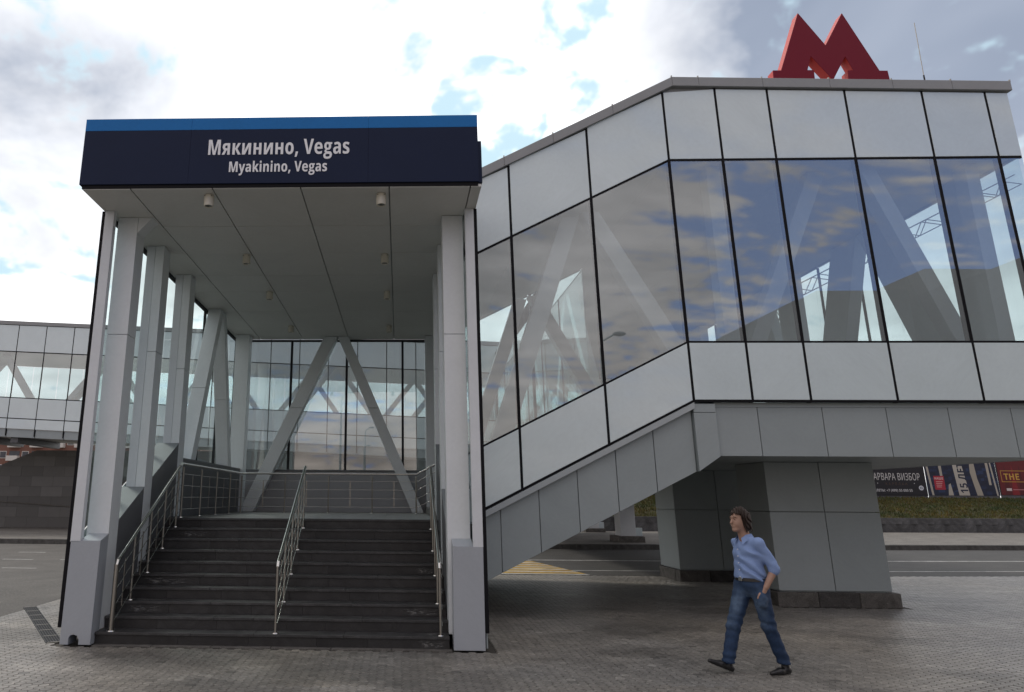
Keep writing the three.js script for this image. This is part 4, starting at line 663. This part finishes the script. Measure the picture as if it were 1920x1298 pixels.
// ---------------------------------------------------------------- the walking man
{
  const man = thing('person', 'man in a blue shirt and jeans walking with a hand in his pocket', 'person', null, [4.06, 0, -8.85]);
  man.rotation.y = 0.33;
  const smin = (a, b, k) => { const h = clamp(0.5 + 0.5 * (b - a) / k); return lerp(b, a, h) - k * h * (1 - h); };
  const smax = (a, b, k) => -smin(-a, -b, k);
  const cap = (p, a, b, ra, rb, fl = 1) => { // tapered capsule, fl flattens it in z
    const bx = b[0] - a[0], by = b[1] - a[1], bz = b[2] - a[2], px = p[0] - a[0], py = p[1] - a[1], pz = p[2] - a[2]; const t = clamp((px * bx + py * by + pz * bz) / (bx * bx + by * by + bz * bz)); const dx = px - bx * t, dy = py - by * t, dz = (pz - bz * t) * fl; return Math.sqrt(dx * dx + dy * dy + dz * dz) - lerp(ra, rb, t); };
  const ell = (p, c, r) => { const x = (p[0] - c[0]) / r[0], y = (p[1] - c[1]) / r[1], z = (p[2] - c[2]) / r[2], k = Math.sqrt(x * x + y * y + z * z); return (k - 1) * Math.min(r[0], r[1], r[2]); };
  const mesh = (lo, hi, n, f) => {
    const mc = new MarchingCubes(n, M.black, false, false, 200000), h = n / 2; mc.isolation = 0;
    const at = (i, k) => lo[k] + (hi[k] - lo[k]) * ((i - h) / h + 1) / 2;
    for (let z = 0; z < n; z++) for (let y = 0; y < n; y++) for (let x = 0; x < n; x++) mc.field[x + y * n + z * n * n] = -f([at(x, 0), at(y, 1), at(z, 2)]) + 1e-7;
    mc.update(); const c = mc.count ?? mc.geometry.drawRange.count, src = mc.positionArray, pos = new Float32Array(c * 3);
    { let bad = 0; for (let i = 0; i < c * 3; i++) if (!Number.isFinite(src[i])) bad++; if (bad) { let nf = 0; for (const v of mc.field) if (!Number.isFinite(v)) nf++; console.log('bad', bad, c, nf, src.length / 3); } }
    for (let i = 0; i < c; i++) for (let k = 0; k < 3; k++) pos[i * 3 + k] = lo[k] + (hi[k] - lo[k]) * (src[i * 3 + k] + 1) / 2;
    let g = new THREE.BufferGeometry(); g.setAttribute('position', new THREE.BufferAttribute(pos, 3)); g = BGU.mergeVertices(g, 1e-5); g.computeVertexNormals(); return g;
  };
  // joints; he walks towards -x, his left side (+z) faces the camera
  const J = { hipL: [0.03, 0.93, 0.095], hipR: [0.0, 0.93, -0.095], kneL: [0.105, 0.495, 0.10], ankL: [0.255, 0.125, 0.105], kneR: [-0.20, 0.50, -0.10], ankR: [-0.325, 0.145, -0.10], pel: [0.02, 0.98, 0], waist: [0.02, 1.08, 0], chest: [0.02, 1.28, 0], neck: [-0.005, 1.475, 0], head: [-0.05, 1.66, 0], shL: [0.03, 1.41, 0.165], elL: [0.15, 1.135, 0.235], wrL: [0.025, 0.935, 0.205], shR: [0.035, 1.40, -0.15], elR: [0.12, 1.135, -0.21], wrR: [0.07, 0.92, -0.19] };
  const H = J.head;
  const headF = (p) => {
    let d = ell(p, [H[0] + 0.012, H[1] + 0.028, H[2]], [0.098, 0.112, 0.077]);
    d = smin(d, ell(p, [H[0] - 0.035, H[1] - 0.045, H[2]], [0.064, 0.085, 0.058]), 0.04);       // face and jaw
    d = smin(d, ell(p, [H[0] - 0.078, H[1] - 0.108, H[2]], [0.022, 0.02, 0.026]), 0.03);        // chin
    d = smin(d, cap(p, [H[0] - 0.094, H[1] + 0.018, H[2]], [H[0] - 0.121, H[1] - 0.028, H[2]], 0.008, 0.0125), 0.014);   // nose
    d = smin(d, ell(p, [H[0] - 0.088, H[1] + 0.036, H[2]], [0.016, 0.011, 0.05]), 0.014);       // brow
    for (const s of [-1, 1]) { d = smax(d, -ell(p, [H[0] - 0.102, H[1] + 0.013, H[2] + s * 0.031], [0.014, 0.010, 0.017]), 0.009); d = smin(d, ell(p, [H[0] - 0.082, H[1] + 0.012, H[2] + s * 0.031], [0.0125, 0.0105, 0.0135]), 0.003); d = smin(d, ell(p, [H[0] + 0.02, H[1] - 0.005, H[2] + s * 0.078], [0.02, 0.032, 0.010]), 0.006); d = smin(d, ell(p, [H[0] - 0.062, H[1] - 0.035, H[2] + s * 0.035], [0.025, 0.03, 0.02]), 0.02); }
    d = smin(d, ell(p, [H[0] - 0.097, H[1] - 0.062, H[2]], [0.010, 0.0065, 0.024]), 0.007); d = smin(d, ell(p, [H[0] - 0.095, H[1] - 0.077, H[2]], [0.010, 0.007, 0.021]), 0.007);   // lips
    d = smax(d, -ell(p, [H[0] - 0.111, H[1] - 0.0695, H[2]], [0.010, 0.0022, 0.026]), 0.003);
    return smin(d, cap(p, [H[0] + 0.025, H[1] - 0.07, 0], [J.neck[0] + 0.01, J.neck[1] - 0.02, 0], 0.058, 0.066), 0.03);
  };
  const handF = (p, w, s) => { // palm going into the pocket, fingers and thumb
    const q = [w[0] - 0.05, w[1] - 0.085, w[2] - s * 0.02]; let d = cap(p, w, q, 0.027, 0.036, 1.5);
    for (let k = 0; k < 4; k++) { const b = [q[0] - 0.022 + k * 0.019, q[1] - 0.028 + k * 0.006, q[2]], m = [b[0] - 0.014, b[1] - 0.04 + Math.abs(k - 1.4) * 0.004, b[2] - s * 0.008], e = [m[0] - 0.004, m[1] - 0.032, m[2] - s * 0.014]; d = smin(d, Math.min(cap(p, b, m, 0.0095, 0.009), cap(p, m, e, 0.009, 0.0078)), 0.006); }
    return smin(d, Math.min(cap(p, [q[0] - 0.012, q[1] + 0.03, q[2]], [q[0] - 0.05, q[1] + 0.002, q[2] + s * 0.008], 0.013, 0.0105), cap(p, [q[0] - 0.05, q[1] + 0.002, q[2] + s * 0.008], [q[0] - 0.062, q[1] - 0.03, q[2]], 0.0105, 0.0085)), 0.008);
  };
  const trunkF = (p) => { let d = smin(cap(p, J.pel, J.waist, 0.125, 0.12, 0.78), cap(p, J.waist, J.chest, 0.115, 0.125, 0.72), 0.05); d = smin(d, cap(p, J.shL, J.shR, 0.058, 0.058), 0.07); d = smin(d, cap(p, J.chest, J.neck, 0.10, 0.055, 0.8), 0.05); return d; };
  const legsF = (p, k = 1) => { const l = smin(cap(p, J.hipL, J.kneL, 0.088 * k, 0.062 * k), cap(p, J.kneL, J.ankL, 0.06 * k, 0.042 * k), 0.03), r = smin(cap(p, J.hipR, J.kneR, 0.088 * k, 0.062 * k), cap(p, J.kneR, J.ankR, 0.06 * k, 0.042 * k), 0.03); return Math.min(l, r); };
  const armsF = (p) => { const l = smin(cap(p, J.shL, J.elL, 0.05, 0.042), cap(p, J.elL, J.wrL, 0.043, 0.029), 0.02), r = smin(cap(p, J.shR, J.elR, 0.05, 0.042), cap(p, J.elR, J.wrR, 0.043, 0.029), 0.02); return Math.min(l, r); };
  const skin = std([0.34, 0.205, 0.15], 0.55), hairM = std([0.022, 0.011, 0.007], 0.7), shirtM = std([0.23, 0.33, 0.58], 0.85, { map: rep(T.weave, 14), bumpMap: rep(T.fine, 8), bumpScale: 0.0006 });
  const bodyAll = mesh([-0.5, 0.08, -0.36], [0.42, 1.58, 0.36], 72, (p) => Math.min(smin(smin(trunkF(p), legsF(p, 0.9), 0.03), armsF(p), 0.03), 9) + 0.012);
  const headG = mesh([H[0] - 0.15, 1.40, -0.12], [H[0] + 0.15, 1.81, 0.12], 88, headF);
  const handL = mesh([-0.15, 0.70, 0.13], [0.09, 0.99, 0.32], 56, (p) => smin(handF(p, J.wrL, 1), cap(p, J.elL, J.wrL, 0.043, 0.029), 0.012)), handR = mesh([-0.17, 0.70, -0.30], [0.07, 0.99, -0.10], 56, (p) => smin(handF(p, J.wrR, -1), cap(p, J.elR, J.wrR, 0.043, 0.029), 0.012));
  const arms = mesh([-0.1, 0.88, -0.34], [0.22, 1.30, 0.34], 64, (p) => Math.min(cap(p, J.elL, J.wrL, 0.044, 0.03), cap(p, J.elR, J.wrR, 0.044, 0.03)));
  put(man, 'body', BGU.mergeGeometries([bodyAll, headG, handL, handR, arms].map((g) => { const n = g.toNonIndexed(); return n; })), skin);
  const eye = std([0.03, 0.02, 0.015], 0.2); for (const s of [-1, 1]) { const e = new THREE.SphereGeometry(0.0055, 8, 6); e.translate(H[0] - 0.0925, H[1] + 0.012, s * 0.032); put(man, 'eye', e, eye); const b = tubeG([[H[0] - 0.099, H[1] + 0.036, s * 0.014], [H[0] - 0.099, H[1] + 0.042, s * 0.032], [H[0] - 0.088, H[1] + 0.036, s * 0.05]], 0.0045, 6); put(man, 'eyebrow', b, hairM); }
  // hair: a chin-length mop swept over the forehead
  const strand = (p) => 0.006 * Math.sin(p[2] * 210 + p[0] * 150 + p[1] * 40 + 12 * fbm(p[0] * 8, p[1] * 4, p[2] * 8, 2)) + 0.022 * fbm(p[0] * 14, p[1] * 5, p[2] * 18, 3);
  put(man, 'hair', mesh([H[0] - 0.14, H[1] - 0.17, -0.14], [H[0] + 0.17, H[1] + 0.18, 0.14], 76, (p) => {
    let d = ell(p, [H[0] + 0.012, H[1] + 0.038, 0], [0.113, 0.114, 0.094]); d = smin(d, ell(p, [H[0] + 0.078, H[1] - 0.05, 0], [0.055, 0.098, 0.080]), 0.04);
    for (const s of [-1, 1]) d = smin(d, ell(p, [H[0] + 0.035, H[1] - 0.035, s * 0.07], [0.042, 0.085, 0.022]), 0.02);
    const face = smax(p[0] - (H[0] - 0.022 + (p[1] - H[1]) * -0.15), p[1] - (H[1] + 0.072 - 0.16 * Math.abs(p[2] - 0.02) + (p[0] - H[0] + 0.1) * 0.3), 0.015); d = smax(d, -face, 0.012);
    d = smax(d, -(p[1] - (H[1] - 0.125 + 0.03 * Math.sin(p[0] * 70 + p[2] * 95))) , 0.015); d = smax(d, -ell(p, [H[0] - 0.03, H[1] - 0.09, 0], [0.075, 0.09, 0.06]), 0.01); return Math.abs(d) < 0.03 ? d + strand(p) : d; }), hairM);
  // shirt: open neck, sleeves rolled to the elbow, tucked in
  const fold = (p) => 0.014 * Math.sin(p[1] * 46 + p[0] * 34 + p[2] * 18 + 5 * fbm(p[0] * 5, p[1] * 5, p[2] * 5, 2)) * clamp(0.35 + fbm(p[0] * 4 + 3, p[1] * 4, p[2] * 4, 2) * 1.6);
  const cuffL = J.elL.map((v, k) => lerp(v, J.wrL[k], 0.10)), cuffR = J.elR.map((v, k) => lerp(v, J.wrR[k], 0.10));
  put(man, 'shirt', metreUV(mesh([-0.2, 0.98, -0.36], [0.26, 1.53, 0.36], 88, (p) => {
    let d = smin(cap(p, [0.02, 1.02, 0], J.waist, 0.138, 0.128, 0.80), cap(p, J.waist, J.chest, 0.128, 0.134, 0.74), 0.06); d = smin(d, cap(p, J.shL, J.shR, 0.060, 0.060), 0.06); d = smin(d, cap(p, [0.03, 1.32, 0], [0.01, 1.485, 0], 0.12, 0.064, 0.75), 0.04);
    for (const [s, e, c] of [[J.shL, J.elL, cuffL], [J.shR, J.elR, cuffR]]) { d = smin(d, cap(p, s, e, 0.060, 0.057), 0.03); const a = e.map((v, k) => lerp(s[k], v, 0.82)); d = smin(d, cap(p, a, c, 0.060, 0.058) , 0.008); }
    d = smax(d, -cap(p, [-0.005, 1.50, 0], [-0.16, 1.41, 0.0], 0.052, 0.03, 1.1), 0.008); d = smax(d, p[1] - 1.502, 0.006); d = smax(d, 1.0 - p[1] + 0.012 * Math.sin(p[2] * 30 + p[0] * 25), 0.012); return Math.abs(d) < 0.03 ? d + fold(p) : d; })), shirtM);
  for (const s of [-1, 1]) { // collar wings
    const c = new THREE.BufferGeometry(), v = [[0.068, 1.508, 0], [0.058, 1.512, s * 0.052], [-0.03, 1.502, s * 0.068], [-0.082, 1.465, s * 0.04], [0.088, 1.462, 0], [0.078, 1.462, s * 0.07], [-0.035, 1.448, s * 0.095], [-0.105, 1.395, s * 0.072]], idx = [[0, 1, 5, 4], [1, 2, 6, 5], [2, 3, 7, 6]], q = [];
    for (const [a, b, e, f] of idx) for (const o of [0, 0.006]) { const w = (k) => [v[k][0] + (k > 3 ? 0 : 0) + (o ? -0.004 : 0), v[k][1] - o * 0.5, v[k][2] * (1 - o)]; q.push(...w(a), ...w(b), ...w(e), ...w(a), ...w(e), ...w(f)); }
    c.setAttribute('position', new THREE.BufferAttribute(new Float32Array(q), 3)); c.computeVertexNormals(); const m = shirtM.clone(); m.side = THREE.DoubleSide; put(man, 'collar', metreUV(c), m);
  }
  const white = std([0.7, 0.7, 0.72], 0.4); for (let k = 0; k < 5; k++) { const b = new THREE.CylinderGeometry(0.0065, 0.0065, 0.005, 10); b.rotateZ(Math.PI / 2); const y = 1.335 - k * 0.075; b.translate(-0.125 + (k < 1 ? 0.006 : 0) , y, 0.0); put(man, 'button', b, white); }
  // jeans with worn, paler thighs and knees
  const jg = mesh([-0.46, 0.07, -0.26], [0.40, 1.06, 0.26], 92, (p) => {
    let d = cap(p, [0.02, 0.96, 0], [0.02, 1.015, 0], 0.138, 0.134, 0.78); const l = smin(cap(p, J.hipL, J.kneL, 0.104, 0.075), cap(p, J.kneL, [J.ankL[0], J.ankL[1] - 0.01, J.ankL[2]], 0.073, 0.066), 0.03), r = smin(cap(p, J.hipR, J.kneR, 0.104, 0.075), cap(p, J.kneR, [J.ankR[0], J.ankR[1] - 0.01, J.ankR[2]], 0.073, 0.066), 0.03);
    d = smin(d, smin(l, r, 0.015), 0.05); d = smin(d, ell(p, [0.09, 0.9, 0], [0.09, 0.1, 0.13]), 0.05); for (const [w, s] of [[J.wrL, 1], [J.wrR, -1]]) d = smin(d, ell(p, [w[0] - 0.055, 0.80, w[2] - s * 0.02], [0.06, 0.085, 0.045]), 0.05); d = smax(d, p[1] - 1.022, 0.006); const low = sstep(0.35, 0.1, p[1]); if (Math.abs(d) < 0.03) d += 0.005 * Math.sin(p[1] * 60 + p[0] * 22 + 4 * fbm(p[0] * 6, p[1] * 6, p[2] * 6, 2)) * (0.35 + 0.9 * low + sstep(0.16, 0.0, Math.abs(p[1] - 0.52)));
    return smax(d, 0.105 - p[1], 0.01); });
  { const p = jg.attributes.position, c = new Float32Array(p.count * 3); for (let i = 0; i < p.count; i++) { const x = p.getX(i), y = p.getY(i), z = p.getZ(i), leg = z > 0 ? [J.hipL, J.kneL] : [J.hipR, J.kneR], t = clamp((y - leg[1][1]) / (leg[0][1] - leg[1][1])), cx = lerp(leg[1][0], leg[0][0], t); const wear = sstep(0.0, -0.07, x - cx) * (Math.exp(-(((y - 0.74) / 0.15) ** 2)) + 0.6 * Math.exp(-(((y - 0.52) / 0.06) ** 2))) * 0.65 * clamp(0.75 + 1.5 * fbm(x * 9, y * 14, z * 9, 3)); const n = 1 + 0.5 * fbm(x * 30, y * 30, z * 30, 2); c[i * 3] = lerp(0.012, 0.11, wear) * n; c[i * 3 + 1] = lerp(0.035, 0.17, wear) * n; c[i * 3 + 2] = lerp(0.088, 0.26, wear) * n; } jg.setAttribute('color', new THREE.BufferAttribute(c, 3)); }
  put(man, 'jeans', metreUV(jg), std([1, 1, 1], 0.85, { vertexColors: true, map: rep(T.weave, 20) }));
  const belt = new THREE.CylinderGeometry(0.143, 0.146, 0.036, 36, 1, true); belt.scale(1, 1, 1.285); belt.translate(0.02, 1.006, 0); put(man, 'belt', belt, std([0.01, 0.009, 0.008], 0.4, { side: THREE.DoubleSide })); box(man, 'belt_buckle', M.steel, -0.132, -0.124, 0.985, 1.028, -0.028, 0.022, 0.003);
  const shoeM = std([0.009, 0.009, 0.010], 0.42); const shoe = (ank, heel, toe) => mesh([Math.min(heel[0], toe[0]) - 0.08, -0.02, ank[2] - 0.08], [Math.max(heel[0], toe[0]) + 0.08, 0.24, ank[2] + 0.08], 56, (p) => { const mid = heel.map((v, k) => lerp(v, toe[k], 0.5)); let d = smin(cap(p, [heel[0], heel[1] + 0.035, heel[2]], [mid[0], mid[1] + 0.032, mid[2]], 0.036, 0.038), cap(p, [mid[0], mid[1] + 0.028, mid[2]], [toe[0], toe[1] + 0.022, toe[2]], 0.042, 0.022), 0.02); d = smin(d, cap(p, [lerp(heel[0], toe[0], 0.12), heel[1] + 0.06, heel[2]], [ank[0], ank[1] + 0.0, ank[2]], 0.036, 0.042), 0.03); const dx = toe[0] - heel[0], dy = toe[1] - heel[1], l = Math.hypot(dx, dy), below = -((p[0] - heel[0]) * -dy * Math.sign(dx) + (p[1] - heel[1]) * Math.abs(dx)) / l; return smax(d, below, 0.006); });
  put(man, 'shoe', shoe([J.ankR[0], J.ankR[1], J.ankR[2]], [-0.30, 0.012, -0.10], [-0.575, 0.118, -0.11]), shoeM); put(man, 'shoe', shoe(J.ankL, [0.295, 0.002, 0.105], [0.045, 0.0, 0.12]), shoeM);
}

renderer.render(scene, camera);
